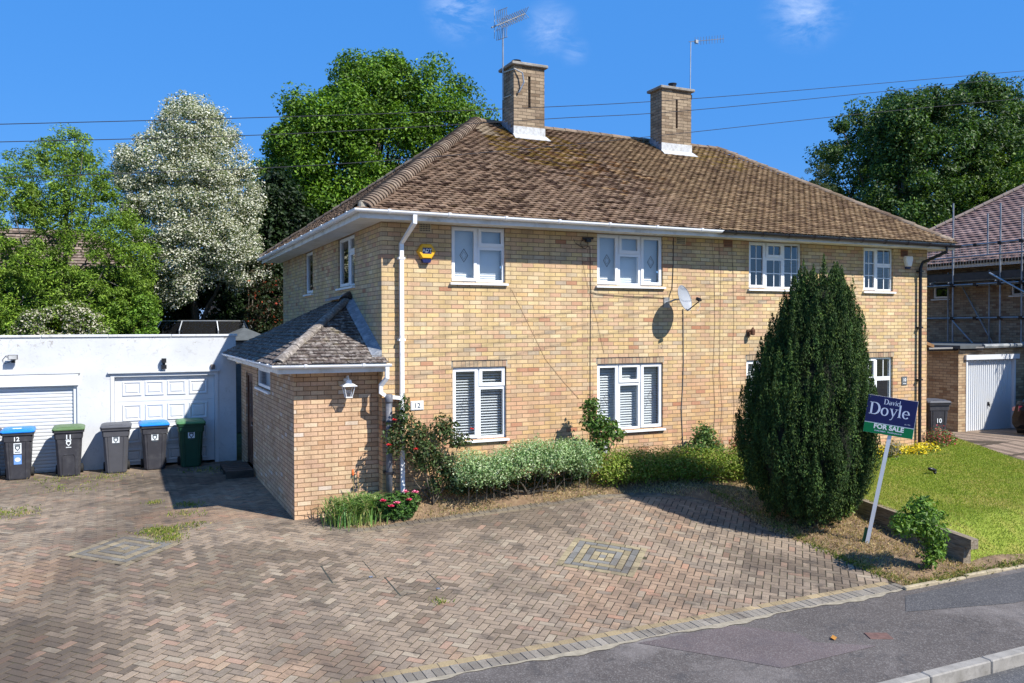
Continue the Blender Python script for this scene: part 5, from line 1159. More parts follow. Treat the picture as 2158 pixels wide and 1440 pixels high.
t = thing('timber_gate', 'tall brown timber gate panel in the gap at the right end of the house', 'gate', (14.2, 1.2, .2))
m = MB(); m.box(13.5, 14.45, 1.3, 1.36, .2, 2.5); m.build('boards', GATEW, t)
m = MB(); m.box(14.36, 14.46, 1.18, 1.295, .15, 2.62); m.build('post', GATEW, t); m = MB(); m.hexa([(13.2, 1.1, 3.0), (14.62, 1.1, 2.58), (14.62, 1.5, 2.58), (13.2, 1.5, 3.0), (13.2, 1.1, 3.08), (14.62, 1.1, 2.66), (14.62, 1.5, 2.66), (13.2, 1.5, 3.08)]); m.build('lean_to_board', GATEW, t)

nb = thing('neighbour_house', 'brick house in shade behind scaffolding with a pinkish brown tiled roof', 'house', (25, 4, 0))
m = MB(); NF = lambda u, d_, z: (21+d_, u, z); nops = [(5.58, 6.19, 4.05, 4.70), (2.3, 3.45, 4.08, 4.70), (3.9, 5.0, 1.0, 2.2)]
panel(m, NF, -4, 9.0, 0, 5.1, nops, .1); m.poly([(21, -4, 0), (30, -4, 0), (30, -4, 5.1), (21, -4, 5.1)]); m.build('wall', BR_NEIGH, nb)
for a, b, c_, d_ in nops: window(nb, NF, a, b, c_, d_, [(0, 1, 0, 1, 1)] if b-a < .8 else [(0, .5, 0, 1, 1), (.5, 1, 0, 1, 0)])
m = MB(); m.poly([(21.6, -4, .5), (21.6, 9, .5), (21.6, 9, 5.1), (21.6, -4, 5.1)]); m.build('room_wall', INT, nb)
m = MB(); m.box(20.56, 21.0, -4.4, 9.4, 5.04, 5.08); m.build('soffit', FASC, nb); m = MB(); m.box(20.53, 20.56, -4.4, 9.4, 5.0, 5.2); m.build('fascia', FASC, nb)
gutter('gutter', [(20.47, 9.4, 5.16), (20.47, -4.4, 5.16)], BLG, nb, .06, 1.2)
ea = Vector((20.5, 9.45, 5.17)); eb = Vector((20.5, -4.5, 5.17)); ra = Vector((25.4, 4.6, 8.55)); rb = Vector((25.4, .4, 8.55))
def ncol(p, r): k = r.uniform(.85, 1.15); return tuple(c_*k for c_ in r.choice([(.27, .18, .155), (.31, .21, .18), (.24, .155, .135)]))
m = MB(); sd = (Vector((ra.x, 0, ra.z))-Vector((ea.x, 0, ea.z))).normalized(); ud = Vector((0, -1, 0)); tiles(m, ea, ud, sd, to_us(ea, ud, sd, [ea, eb, rb, ra]), .30, .16, ncol, random.Random(2), th=.02, lift=.01, camber=.012)
nr_ = m.build('roof', TILE_N, nb, colr=True)
m = MB(); m.poly([ea, eb, rb, ra]); m.poly([ea, ra, Vector((30, 9.45, 5.17))]); m.poly([ra, rb, Vector((30, -4.5, 5.17)), Vector((30, 9.45, 5.17))]); m.build('roof_underlay', plain('nfelt', (.12, .08, .07), .9), nr_)
m = MB(); halfround(m, ea, ra, .12, .32, random.Random(3), .01, lambda p, r: (.36, .27, .21)); halfround(m, ra, rb, .12, .32, random.Random(3), .01, lambda p, r: (.36, .27, .21)); m.build('ridge_tile', TILE_N, nr_, colr=True)

scf = thing('scaffolding', 'steel tube scaffolding around the shaded house at the right', 'scaffolding', (20.2, 3, 0))
def tube_part(name, a, b, r=.025, mat=STEELD): 
    m = MB(); m.tube([a, b], r, 8); m.build(name, mat, scf)
for yy, zt__, x_ in ((4.83, 7.05, 20.2), (3.24, 6.85, 20.2), (2.57, 6.62, 20.2), (1.4, 6.7, 20.2), (-.5, 6.6, 20.2)): tube_part('upright', (x_, yy, 0), (x_, yy, zt__))
for yy in (4.04, 2.0): tube_part('upright', (20.75, yy, 5.02), (20.75, yy, 6.66))
for yy in (4.05, 5.5, 2.9): tube_part('upright', (20.85, yy, 0), (20.85, yy, 4.9))
for z_, x_ in ((5.65, 20.17), (5.30, 20.17), (4.42, 20.17), (4.42, 20.9), (3.37, 20.17), (3.37, 20.9), (6.0, 20.17)): 
    if z_ != 6.0: tube_part('ledger', (x_, 9, z_), (x_, -1, z_+.02))
for yy in (5.5, 4.83, 3.24, 1.5): tube_part('transom', (20.05, yy+.06, 4.50), (21, yy+.06, 4.50))
tube_part('brace', (20.14, 3.55, 4.75), (20.14, 1.0, 3.3), .028, STEEL); tube_part('brace', (20.88, 5.0, 4.4), (20.88, 3.9, 2.5)); tube_part('brace', (20.14, 4.8, 3.3), (20.14, 3.9, 2.4)); tube_part('brace', (20.14, 2.9, 2.4), (20.14, 1.2, 3.3))
m = MB()
for k in range(3): m.box(20.2+k*.235, 20.42+k*.235, -1, 9, 4.53, 4.57)
m.build('walkway_board', plain('scaffold_board', (.16, .13, .09), .9, var=.4), scf)
m = MB(); m.box(20.22, 20.26, -1, 9, 4.58, 4.80); m.build('toe_board', plain('toe_board_wood', (.07, .06, .05), .9), scf)
m = MB(); k = 9.
while k > -1: m.box(20.235, 20.243, k, k+.008, 4.98, 5.62); k -= .10
for z_ in (5.0, 5.2, 5.4, 5.6): m.box(20.228, 20.234, -1, 9, z_, z_+.012)
m.build('mesh_guard', STEELD, scf)
for yy in (4.83, 3.24, 2.57, 4.04, 1.4):
    for z_ in (5.65, 4.42, 3.37):
        m = MB(); m.box(20.13, 20.25, yy-.05, yy+.05, z_-.05, z_+.05); m.build('coupler', BLACKP, scf)

# car (rear left quarter shows)
car = thing('parked_car', 'dark parked car at the right edge in front of the ribbed garage door', 'car', (17.6, .2, .10), R_(12))
m = MB(); secs = [(-.02, .62, .42, .60, .80), (.05, .80, .32, .62, .95), (.25, .86, .26, .66, 1.02), (.8, .88, .24, .66, 1.06), (1.6, .89, .24, .66, 1.0), (3.2, .88, .24, .66, .96), (4.0, .84, .26, .62, .86), (4.3, .70, .34, .55, .70)]
rs = []
for x_, w_, z0, z1, z2 in secs: rs.append([(x_, -w_*.9, z0), (x_, -w_, z0+.12), (x_, -w_, z1), (x_, -w_*.88, z2), (x_, w_*.88, z2), (x_, w_, z1), (x_, w_, z0+.12), (x_, w_*.9, z0)])
m.rings(rs); m.build('body', CARP, car, local=True, smooth=False)
m = MB(); rs = []
for x_, w_, z0, z1 in ((.22, .68, .98, 1.0), (.9, .62, 1.02, 1.42), (2.2, .62, 1.0, 1.45), (3.1, .72, .95, .97)): rs.append([(x_, -w_-.05, z0), (x_, -w_+.04, z1), (x_, w_-.04, z1), (x_, w_+.05, z0)])
m.rings(rs); m.build('cabin_glass', DARKGL, car, local=True)
for sy in (-1, 1):
    m = MB(); m.hexa([(-.01, sy*.62, .78), (.22, sy*.875, .76), (.20, sy*.80, .76), (.03, sy*.5, .78), (.01, sy*.62, .92), (.24, sy*.865, .86), (.20, sy*.8, .86), (.05, sy*.5, .92)]); m.build('tail_light', REDL, car, local=True)
    for x_ in (.85, 3.4):
        m = MB(); m.rings([[(x_+r*math.cos(a), sy*.80+dy, .32+r*math.sin(a)) for a in [2*math.pi*k/24 for k in range(24)]] for dy, r in ((-.1, .28), (-.09, .32), (.09, .32), (.1, .28))]); wl = m.build('wheel', TYRE, car, local=True)
        m = MB(); m.rings([[(x_+r*math.cos(a), sy*.80+dy, .32+r*math.sin(a)) for a in [2*math.pi*k/16 for k in range(16)]] for dy, r in ((-.105, .19), (.105, .19))]); m.build('rim', STEEL, wl, local=True)

# houses far behind on the left
def far_house(lab, x0, x1, y0, ze, zr, wallm, tcol, ridge, hip, winz, loc):
    t = thing('distant_house', lab, 'house', loc)
    m = MB(); m.box(x0+.4, x1-.4, y0+.3, y0+8, 0, ze); m.build('wall', wallm, t)
    e0, e1 = Vector((x0, y0, ze)), Vector((x1, y0, ze)); r0_, r1_ = Vector((ridge[0], y0+4, zr)), Vector((ridge[1], y0+4, zr))
    m = MB(); sd = Vector((0, 4, zr-ze)).normalized(); ud = Vector((1, 0, 0)); tiles(m, e0, ud, sd, to_us(e0, ud, sd, [e0, e1, r1_, r0_]), .3, .25, tcol, random.Random(8), th=.03, lift=.02, camber=.01); r_ = m.build('roof', TILE_N, t, colr=True)
    m = MB(); m.poly([e0, e1, r1_, r0_]); m.poly([r0_, r1_, Vector((x1, y0+8, ze)), Vector((x0, y0+8, ze))]); m.poly([e0, r0_, Vector((x0, y0+8, ze))]); m.poly([e1, r1_, Vector((x1, y0+8, ze))]); m.build('roof_underlay', plain('far_felt', (.08, .06, .05), .9), r_)
    m = MB(); m.box(x0, x1, y0-.08, y0, ze-.15, ze+.02); m.build('gutter', FASC, t)
    for a, b, c_, d_ in winz: 
        m = MB(); m.box(a, b, y0+.2, y0+.299, c_, d_); f = m.build('window', UPVC, t); m = MB(); m.box(a+.1, (a+b)/2-.04, y0+.18, y0+.199, c_+.1, d_-.1); m.box((a+b)/2+.04, b-.1, y0+.18, y0+.199, c_+.1, d_-.1); m.build('pane', DARKGL, f)
def bcol(p, r): k = r.uniform(.8, 1.2); return tuple(c_*k for c_ in r.choice([(.22, .17, .13), (.19, .14, .11), (.26, .2, .155)]))
def pcol2(p, r): k = r.uniform(.8, 1.2); return tuple(c_*k for c_ in r.choice([(.36, .2, .17), (.32, .17, .15)]))
far_house('brown roofed brick house seen through the light green tree at the left', -14, -1.9, 27, 5.0, 7.75, BR_GAR, bcol, (-12, -5.2), True, [(-4.3, -2.9, 3.9, 4.75), (-7.8, -6.3, 3.9, 4.75), (-10.5, -9, 3.9, 4.7)], (-8, 28, 0))
far_house('house with a pinkish roof just showing left of the eaves', -.2, 9, 27.5, 6.3, 7.75, BR_GAR, pcol2, (.8, 8), True, [], (4, 28, 0))

# trampoline and summerhouse behind the garages
t = thing('trampoline', 'trampoline with black safety net behind the garage wall', 'trampoline', (-1.5, 15.0, 0))
cx, cy, R0 = -1.50, 15.0, 1.35
m = MB(); ring_ = [(cx+R0*math.cos(a), cy+R0*.55*math.sin(a), 0) for a in [2*math.pi*k/8+.2 for k in range(9)]]
for a in ring_[:-1]:
    f = 1.12; m = MB(); m.tube([(cx+(a[0]-cx)*f, cy+(a[1]-cy)*f, 1.0), (cx+(a[0]-cx)*f, cy+(a[1]-cy)*f, 3.05), (a[0], a[1], 3.35)], .022, 6); m.build('net_pole', STEEL, t)
m = MB(); m.tube([(a[0], a[1], 3.35) for a in ring_], .02, 6, False); m.build('top_ring', STEEL, t)
m = MB(); m.rings([[(a[0], a[1], .95) for a in ring_[:-1]], [(a[0], a[1], 3.33) for a in ring_[:-1]]], False); m.build('safety_net', NET, t)
m = MB(); m.rings([[(cx+(a[0]-cx)*1.1, cy+(a[1]-cy)*1.1, .85) for a in ring_[:-1]], [(cx+(a[0]-cx)*1.1, cy+(a[1]-cy)*1.1, .95) for a in ring_[:-1]]]); m.build('bed', BLACKP, t)
t = thing('summerhouse', 'grey felt roofed summerhouse between the garage and the porch roof', 'shed', (-.6, 13.4, 0))
m = MB(); ap = Vector((-.55, 13.25, 3.15)); rr = .95; pts = [Vector((-.55+rr*math.cos(a), 13.25+rr*math.sin(a), 2.76)) for a in [2*math.pi*k/8+.39 for k in range(8)]]
for a, b in zip(pts, pts[1:]+pts[:1]): m.poly([a, b, ap])
m.build('roof', SHEDM, t); m = MB(); pw = [((p-ap)*.85+ap) for p in pts]; m.rings([[(p.x, p.y, 0) for p in pw], [(p.x, p.y, 2.72) for p in pw]]); m.build('wall', plain('shed_wood', (.2, .19, .18), .8), t)
m = MB(); m.lathe([(.04, 0), (.05, .04), (.015, .08), (.025, .11), (.0, .15)], (-.55, 13.25, 3.13), 8); m.build('finial', SHEDM, t)
#PART4
# ================================================================ TREES AND PLANTS
GREENS = [(.045, .10, .012), (.065, .135, .016), (.09, .17, .02), (.035, .075, .012), (.12, .20, .03)]
t = thing('oak_tree', 'big dense bright green tree rising behind the left end of the roof', 'tree', (5.2, 20, 0))
poly = [(1.1, 3.5), (.8, 7.2), (1.35, 8.9), (.75, 10.1), (1.5, 11.3), (2.0, 12.4), (3.0, 13.3), (3.7, 13.3), (4.1, 13.9), (4.6, 14.7), (5.2, 14.2), (5.8, 14.45), (6.3, 15.0), (7.3, 14.55), (8.2, 14.36), (8.9, 13.7), (9.6, 13.5), (10.0, 12.9), (10.6, 12.5), (10.9, 11.8), (10.2, 9.1), (8.7, 6.5), (7.9, 3.5)]
C = crown('crown', [(a-.45, b-.25) for a, b in poly], 20, 4.2, 640, .74, 330, .135, [(.08, .16, .012), (.11, .21, .016), (.15, .26, .022), (.05, .11, .012)], 101, t, [.3, .34, .22, .14], up=.55)
trunk('trunk', (5.2, 20, -.1), (5.6, 20, 11), .42, C, 26, 102, t)
t = thing('hawthorn_tree', 'tree smothered in creamy white blossom behind the white garages', 'tree', (-1.6, 15.5, 0))
poly = [(-4.2, 7.46), (-4.35, 8.48), (-3.98, 8.98), (-3.3, 9.3), (-2.9, 10.0), (-2.67, 10.5), (-1.89, 10.6), (-1.16, 10.25), (-.58, 9.6), (.02, 8.7), (.32, 7.44), (.25, 6.48), (.62, 5.0), (.2, 4.3), (-.5, 4.0), (-1.3, 4.5), (-1.9, 3.6), (-2.9, 3.6), (-3.6, 4.9), (-4.1, 6.29)]
C = crown('crown', poly, 15.3, 2.1, 860, .36, 190, .07, [(.09, .13, .045), (.06, .10, .03), (.12, .16, .06)], 111, t, up=.6, edge=.7, flower=([(.62, .61, .51), (.54, .54, .44), (.70, .69, .60)], .74))
trunk('trunk', (-1.9, 16.4, -.1), (-1.7, 15.5, 8), .2, C, 16, 112, t)
t = thing('ash_tree', 'airy light green tree with visible branches at the left edge', 'tree', (-5.4, 13.2, 0))
poly = [(-9.2, 2.6), (-9.2, 6.2), (-6.95, 7.9), (-6.55, 8.4), (-6.06, 8.4), (-5.77, 8.95), (-5.42, 8.8), (-5.12, 9.15), (-4.85, 8.7), (-4.55, 8.65), (-4.25, 8.1), (-4.05, 7.4), (-3.85, 6.8), (-3.05, 6.1), (-2.8, 5.25), (-3.0, 4.55), (-2.85, 3.85), (-3.2, 2.9), (-4.3, 2.6)]
C = crown('crown', poly, 13.4, 1.1, 950, .28, 125, .085, [(.14, .24, .025), (.19, .30, .035), (.10, .18, .02), (.24, .35, .045)], 121, t, up=.6, asp=.36, edge=.7, holes=[(-6.3, 5.9, .3), (-7.3, 4.9, .35), (-5.0, 5.1, .3)])
trunk('trunk', (-5.4, 13.2, -.1), (-5.4, 13.3, 7.2), .11, C, 40, 122, t, plain('pale_bark', (.15, .135, .11), .9, var=.4, vs=14))
t = thing('elder_shrub', 'bright green leafy shrub behind the garages below the white blossom tree', 'shrub', (-3.7, 12.8, 0))
C = crown('leaves', [(-4.5, 2.3), (-4.45, 3.6), (-4.2, 4.0), (-3.7, 4.25), (-3.1, 4.15), (-2.85, 3.6), (-3.0, 2.3)], 12.75, .3, 90, .24, 120, .08, [(.13, .25, .025), (.18, .31, .035), (.09, .18, .02)], 125, t, up=.6, edge=.7)
trunk('stem', (-3.7, 12.8, 0), (-3.7, 12.8, 3), .05, C, 8, 126, t)
t = thing('flowering_shrub', 'low shrub with white flower sprays just above the left garage roof', 'shrub', (-5.5, 12.6, 0))
C = crown('leaves', [(-7.0, 2.3), (-6.8, 3.2), (-6.2, 3.75), (-5.4, 3.95), (-4.7, 3.8), (-4.25, 3.4), (-4.0, 2.3)], 12.55, .3, 170, .22, 130, .07, [(.13, .20, .035), (.09, .15, .03), (.2, .27, .05)], 131, t, up=.6, edge=.7, flower=([(.60, .57, .45), (.50, .46, .38)], .5))
trunk('stem', (-5.5, 12.6, 0), (-5.5, 12.6, 3), .05, C, 8, 132, t)
t = thing('yellow_leaved_shrub', 'lime green shrub poking up between the white flowered shrub and the pale tree', 'shrub', (-5.0, 12.9, 0))
C = crown('leaves', [(-5.8, 3.0), (-5.5, 3.7), (-5.2, 4.3), (-4.9, 3.95), (-4.4, 3.3), (-4.5, 2.9)], 12.8, .25, 40, .18, 110, .08, [(.26, .35, .02), (.32, .39, .03), (.18, .28, .02)], 133, t, up=.6)
trunk('stem', (-5.0, 12.8, 0), (-5.0, 12.8, 3.4), .04, C, 6, 134, t)
t = thing('dark_hedge', 'tall evergreen hedge, leaves coloured dark for its shade, behind the trampoline and blossom tree', 'hedge', (-1, 16.5, 0))
C = crown('leaves', [(-9.5, 0), (-9.5, 5.2), (-7.5, 5.7), (-5.8, 5.0), (-4.0, 5.6), (-2.4, 5.4), (-1.4, 6.1), (-.3, 7.5), (.5, 8.8), (1.1, 9.2), (1.7, 8.3), (2.6, 7.3), (3.6, 6.5), (3.6, 0)], 16.8, .9, 1150, .5, 120, .15, [(.016, .035, .012), (.024, .05, .014), (.012, .025, .010), (.035, .065, .02)], 141, t, up=.3)  # near-black leaf colours stand in for vegetation lying in shade
trunk('trunk', (.9, 16.8, 0), (.9, 16.8, 8.0), .12, C, 14, 142, t)
t = thing('red_leaved_shrub', 'shrub with orange red leaves showing beneath the left eaves', 'shrub', (-.1, 14.3, 0))
C = crown('leaves', [(-.7, 2.6), (-.6, 4.7), (0, 5.6), (.8, 5.6), (1.1, 4.6), (1.1, 2.6)], 14.6, .5, 46, .28, 90, .09, [(.03, .045, .015), (.05, .03, .015), (.02, .035, .012)], 143, t, up=.5, flower=([(.50, .10, .04), (.38, .07, .04)], .035))
trunk('stem', (-.1, 14.6, 0), (-.1, 14.6, 4.2), .05, C, 5, 144, t)
# right-hand trees
t = thing('lime_tree', 'large dark green spreading tree behind the right end of the house', 'tree', (39.5, 23, 0))
poly = [(32.3, 9.0), (32.4, 11.5), (33.4, 12.6), (32.6, 13.3), (32.5, 14.3), (33.4, 14.8), (33.9, 15.9), (34.6, 16.3), (35.3, 17.5), (36.2, 17.3), (37, 18.1), (38.2, 17.7), (39.3, 18.7), (40.6, 18.0), (42.2, 18.9), (43.4, 18.4), (44.5, 19.1), (46.0, 18.4), (46.4, 17.6), (47.6, 18.0), (48.6, 16.9), (47.4, 16.2), (48.9, 15.6), (47.3, 14.3), (46.8, 11.8), (44.6, 8.0), (42.4, 6.5), (36.3, 6.5), (32.9, 7.5)]
C = crown('crown', [(a+1.3, b) for a, b in poly], 23, 4.2, 540, .9, 310, .19, [(.045, .095, .022), (.065, .125, .025), (.032, .07, .02), (.11, .18, .028)], 151, t, [.35, .3, .2, .15], up=.5)
trunk('trunk', (39.5, 23, 0), (39.8, 23, 13), .5, C, 40, 152, t)
t = thing('broadleaf_tree', 'yellowish green tree at the right edge in front of the dark one', 'tree', (43, 17.5, 0))
C = crown('crown', [(38.6, 7.0), (38.9, 9.8), (39.2, 11.9), (39.9, 12.6), (40.6, 13.5), (41.6, 13.2), (42.6, 13.8), (45.0, 13.6), (47, 12.5), (47, 7.0)], 17.5, 3, 260, .65, 130, .16, [(.12, .20, .02), (.085, .155, .02), (.16, .25, .03)], 155, t, up=.6)
trunk('trunk', (42.5, 17.5, 0), (42.8, 17.5, 10), .3, C, 18, 156, t)
t = thing('conifer_tree', 'small spiky conifer peeping over the right hip of the roof', 'tree', (27.9, 18.3, 0))
C = crown('crown', [(26.4, 5.0), (26.6, 9.3), (27.0, 10.4), (27.35, 10.7), (27.75, 11.9), (28.1, 11.0), (28.7, 9.9), (29.6, 9.0), (29.8, 5.0)], 18.3, 1.0, 190, .30, 130, .11, [(.04, .07, .025), (.06, .09, .03), (.10, .11, .035)], 157, t, up=.2, asp=.25, edge=.3)
trunk('trunk', (27.9, 18.3, 0), (27.8, 18.3, 10.6), .12, C, 20, 158, t)
t = thing('laurel_bush', 'dark green bush at the right edge above the parked car', 'bush', (19.9, 2.9, 0))
blobs('leaves', [(20.0, 1.3, 1.55, .7, .6, .65, 2600), (20.4, 1.3, .8, .8, .6, .7, 1500)], .10, [(.06, .11, .02), (.09, .15, .03), (.035, .07, .015)], 159, t, w=[.4, .25, .35])

# yew ------------------------------------------------------------------------
YX, YY = 6.12, -3.30
t = thing('yew_tree', 'dark columnar yew with ragged pointed top in front of the right house', 'tree', (YX, YY, 0))
rg = np.random.default_rng(77); prof_z = [-.15, .1, .25, .45, .76, 1.14, 1.52, 1.9, 2.3, 2.67, 3.05, 3.43, 3.8, 4.0, 4.2]; prof_r = [.22, .44, .62, .86, 1.08, 1.22, 1.24, 1.18, 1.06, .94, .80, .63, .42, .20, .02]
def yr(z): return np.interp(z, prof_z, prof_r)
def yxo(z): return .27*sm((np.asarray(z, float)-1.2)/2.6)
n = 1250; zz = rg.uniform(.08, 3.72, n); aa = rg.random(n)*2*np.pi; lobes = 1+.025*np.sin(aa*3+1)+.03*np.sin(aa*5+zz*1.3)
rr = yr(zz+.15)*lobes*(.68+.23*rg.random(n)); cx_ = YX+yxo(zz)+rr*np.cos(aa); cy_ = YY+rr*np.sin(aa)*.92
tops = [(.05, .0, 3.72), (.22, -.1, 3.8), (.42, .05, 3.68), (-.12, .05, 3.6), (.60, .0, 3.5), (.3, .2, 3.7), (.5, -.2, 3.5), (0, -.2, 3.5), (.7, -.1, 3.2), (-.3, 0, 3.35), (.78, .05, 3.0)]
cx_ = np.concatenate([cx_, [YX+a for a, b, c in tops]]); cy_ = np.concatenate([cy_, [YY+b for a, b, c in tops]]); zz = np.concatenate([zz, [c for a, b, c in tops]]); n = len(zz)
per = 200; k = np.repeat(np.arange(n), per); L_ = (.26+.20*rg.random(n))[k]; W_ = (.075+.05*rg.random(n))[k]; tt = rg.random(n*per); th = rg.random(n*per)*2*np.pi
ox = (cx_-YX-yxo(zz)); oy = (cy_-YY); tap = np.sin(np.pi*np.clip(tt, .03, 1)**.7)*(1-.35*tt)+.06; rad = W_*tap*np.sqrt(rg.random(n*per))
P = np.stack([cx_[k]+rad*np.cos(th)+ox[k]*.04*(tt-.3), cy_[k]+rad*np.sin(th)+oy[k]*.04*(tt-.3), zz[k]-.12+tt*L_*1.35], 1)
Nn = np.stack([np.cos(th), np.sin(th), .5+0*th], 1)+rg.normal(size=(len(P), 3))*.5
ax_ = np.stack([.5*np.cos(th), .5*np.sin(th), 1+0*th], 1)+rg.normal(size=(len(P), 3))*.3
clr = (1+rg.normal(size=n)*.22)[k][:, None]; col = palette(rg, len(P), [(.035, .07, .018), (.052, .098, .022), (.020, .042, .012), (.10, .15, .03)], [.36, .28, .22, .14])*clr
leafmesh('crown', P, Nn, .042*(.6+.8*rg.random(len(P))), np.clip(col, .003, .5), LEAFD, t, .32, rg, axis=ax_)
m = MB(); m.rings([[(YX+float(yxo(z))+max(.02, float(yr(z))*.70)*math.cos(a), YY+max(.02, float(yr(z))*.64)*math.sin(a), z) for a in [2*math.pi*q/18 for q in range(18)]] for z in (.05, .3, .6, .9, 1.4, 2.0, 2.6, 3.2, 3.7)]); m.build('dark_core', plain('dark_core_fill', (.010, .014, .007), .95), t)  # closed dark core filling the crown behind the sprays
m = MB(); 
for q in range(5): a = q*1.3; m.tube([(YX+.08*math.cos(a), YY+.08*math.sin(a), -.3), (YX+.14*math.cos(a), YY+.14*math.sin(a), .3), (YX+.3*math.cos(a), YY+.3*math.sin(a), .9)], [.07, .055, .04], 7)
m.build('trunk', BARK, t)

# beds along the front ---------------------------------------------------------
def stems(parent, base, tips, r=.012, seed=1, mat=BARK, name='stem'):
    rg = np.random.default_rng(seed); m = MB()
    for tp in tips: limb(m, base, tp, r, r*.35, rg, 5, .12)
    m.build(name, mat, parent)
def flowers(name, pts, r, mat, parent, seed=3):
    rg = random.Random(seed)
    for p in pts:
        m = MB(); p = Vector(p)
        for ring_, (rr_, hh, np_) in enumerate(((r, .0, 9), (r*.7, r*.3, 7), (r*.4, r*.5, 5))):
            for q in range(np_):
                a = 2*math.pi*q/np_+rg.random(); d_ = Vector((math.cos(a), math.sin(a)-.3, .25+ring_*.35)).normalized(); s_ = d_.cross(Vector((0, 0, 1))).normalized()
                c = p+Vector((0, 0, hh*.5)); m.col = (1, 1, 1); m.poly([c, c+d_*rr_*.6+s_*rr_*.42, c+d_*rr_+Vector((0, 0, rr_*.15)), c+d_*rr_*.6-s_*rr_*.42])
        m.build(name, mat, parent)
def petal(nm, c): t_ = NT(nm); n_ = t_.noise(60, 3); cc_ = t_.ramp(n_, [(.3, tuple(x*.75 for x in c)), (.7, c)]); return t_.fin(cc_, .6)
RED = petal('red_petal', (.75, .05, .05)); PINK = petal('pink_petal', (.80, .06, .17)); PKL = petal('pale_pink_petal', (.85, .22, .35)); ORG = petal('orange_petal', (.85, .20, .06))
t = thing('rose_bush', 'straggly rose bush with red blooms climbing by the white drainpipe', 'shrub', (.55, -.35, .2))
blobs('leaves', [(.28, -.28, 1.72, .16, .12, .32, 330), (.12, -.3, 1.3, .22, .15, .30, 500), (.45, -.32, 1.35, .28, .18, .30, 700), (.95, -.32, 1.42, .28, .15, .26, 620), (1.25, -.32, 1.22, .22, .14, .16, 300), (.65, -.36, 1.0, .32, .2, .28, 900), (.95, -.4, .75, .28, .2, .25, 620), (1.1, -.42, .5, .2, .15, .2, 280), (.75, -.42, .5, .14, .12, .2, 160)], .062, [(.05, .085, .028), (.075, .12, .035), (.035, .06, .022), (.11, .09, .04), (.10, .15, .05)], 201, t, up=.3)
stems(t, (.75, -.4, .2), [(.28, -.28, 1.95), (.1, -.3, 1.3), (.45, -.3, 1.6), (.95, -.32, 1.55), (1.3, -.32, 1.3), (1.1, -.4, .8), (.6, -.4, 1.1)], .014, 202)
flowers('rose_bloom', [(.08, -.42, 1.62), (-.02, -.45, 1.22), (.42, -.5, 1.13), (1.42, -.45, 1.40)], .05, RED, t)
t = thing('variegated_hedge', 'low pale green variegated hedge beneath the lower left window', 'hedge', (2.4, -.6, .3))
bl = []; rgb = random.Random(5)
for q in range(34): x_ = 1.2+2.3*q/33; bl.append((x_, -.60+rgb.uniform(-.2, .08), .78+.13*(x_-1.2)/2.3+.04*math.sin(x_*3)+rgb.uniform(-.06, .07), .27, .30, .29, 820))
bl += [(3.35, -.6, .72, .25, .25, .25, 700), (1.15, -.5, .62, .18, .2, .2, 500)]
blobs('leaves', bl, .036, [(.29, .41, .18), (.39, .50, .26), (.19, .32, .11), (.56, .62, .40), (.10, .2, .07)], 211, t, up=.5, w=[.28, .25, .2, .12, .15])
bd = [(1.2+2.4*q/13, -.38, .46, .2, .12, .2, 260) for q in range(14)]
blobs('shade_leaves', bd, .05, [(.04, .08, .025), (.03, .06, .02)], 213, t, up=.3)  # dark leaves added to paint in the shadow under the hedge
stems(t, (2.4, -.55, .25), [(1.3, -.5, .6), (1.8, -.6, .6), (2.2, -.7, .6), (2.7, -.7, .6), (3.2, -.6, .6), (3.6, -.6, .6)], .02, 212)
m = MB(); 
for q in range(16): x_ = 1.3+q*.15; m.tube([(x_, -.6+.05*math.sin(q*2), .2), (x_+.05*math.sin(q), -.62, .75)], .010, 5)
m.build('woody_stem', BARK, t)
t = thing('leafy_shrub', 'tall thin leafy shrub at the left corner of the lower three light window', 'shrub', (3.9, -.55, .3))
blobs('leaves', [(3.72, -.5, 1.72, .17, .14, .17, 230), (3.78, -.5, 1.42, .26, .2, .24, 520), (4.05, -.5, 1.28, .28, .2, .2, 460), (4.25, -.5, 1.15, .20, .14, .13, 190), (3.88, -.52, 1.02, .24, .18, .18, 330), (3.85, -.55, .75, .15, .12, .18, 140)], .075, [(.08, .16, .03), (.12, .21, .04), (.05, .10, .02), (.15, .10, .04)], 221, t, up=.4, w=[.4, .3, .25, .05])
stems(t, (3.88, -.55, .3), [(3.7, -.5, 1.8), (3.9, -.5, 1.4), (4.2, -.5, 1.3), (4.3, -.5, 1.15), (3.75, -.5, 1.3)], .014, 222)
t = thing('box_hedge', 'low clipped box hedge curving towards the yew, dark on its near side', 'hedge', (5.2, -1.0, .3))
bl = []
for q in range(56):
    f = q/55; x_ = 3.85+3.3*f; y_ = -.55-.25*f-(1.0*max(0, f-.55)*1.2); bl.append((x_, y_+rgb.uniform(-.1, .1), .60+.03*math.sin(x_*3)-.10*f+rgb.uniform(-.03, .03), .27, .36, .32, 760))
blobs('leaves', bl, .036, [(.18, .27, .03), (.25, .33, .045), (.11, .18, .02), (.34, .36, .09), (.30, .18, .07)], 231, t, up=.6, w=[.33, .28, .22, .12, .05])
stems(t, (5.2, -.8, .2), [(4.2, -.6, .5), (4.8, -.7, .5), (5.6, -.8, .5), (6.4, -1.1, .45), (6.9, -1.4, .4)], .02, 232)
t = thing('garden_shrub', 'rounded leafy green shrub against the wall below the dish cable', 'shrub', (6.3, -.45, .3))
blobs('leaves', [(6.3, -.42, 1.05, .26, .2, .22, 700), (6.15, -.45, .8, .32, .22, .22, 800), (6.5, -.45, .78, .26, .2, .2, 550)], .06, [(.07, .15, .04), (.11, .20, .05), (.045, .09, .025), (.18, .24, .06)], 241, t, up=.4)
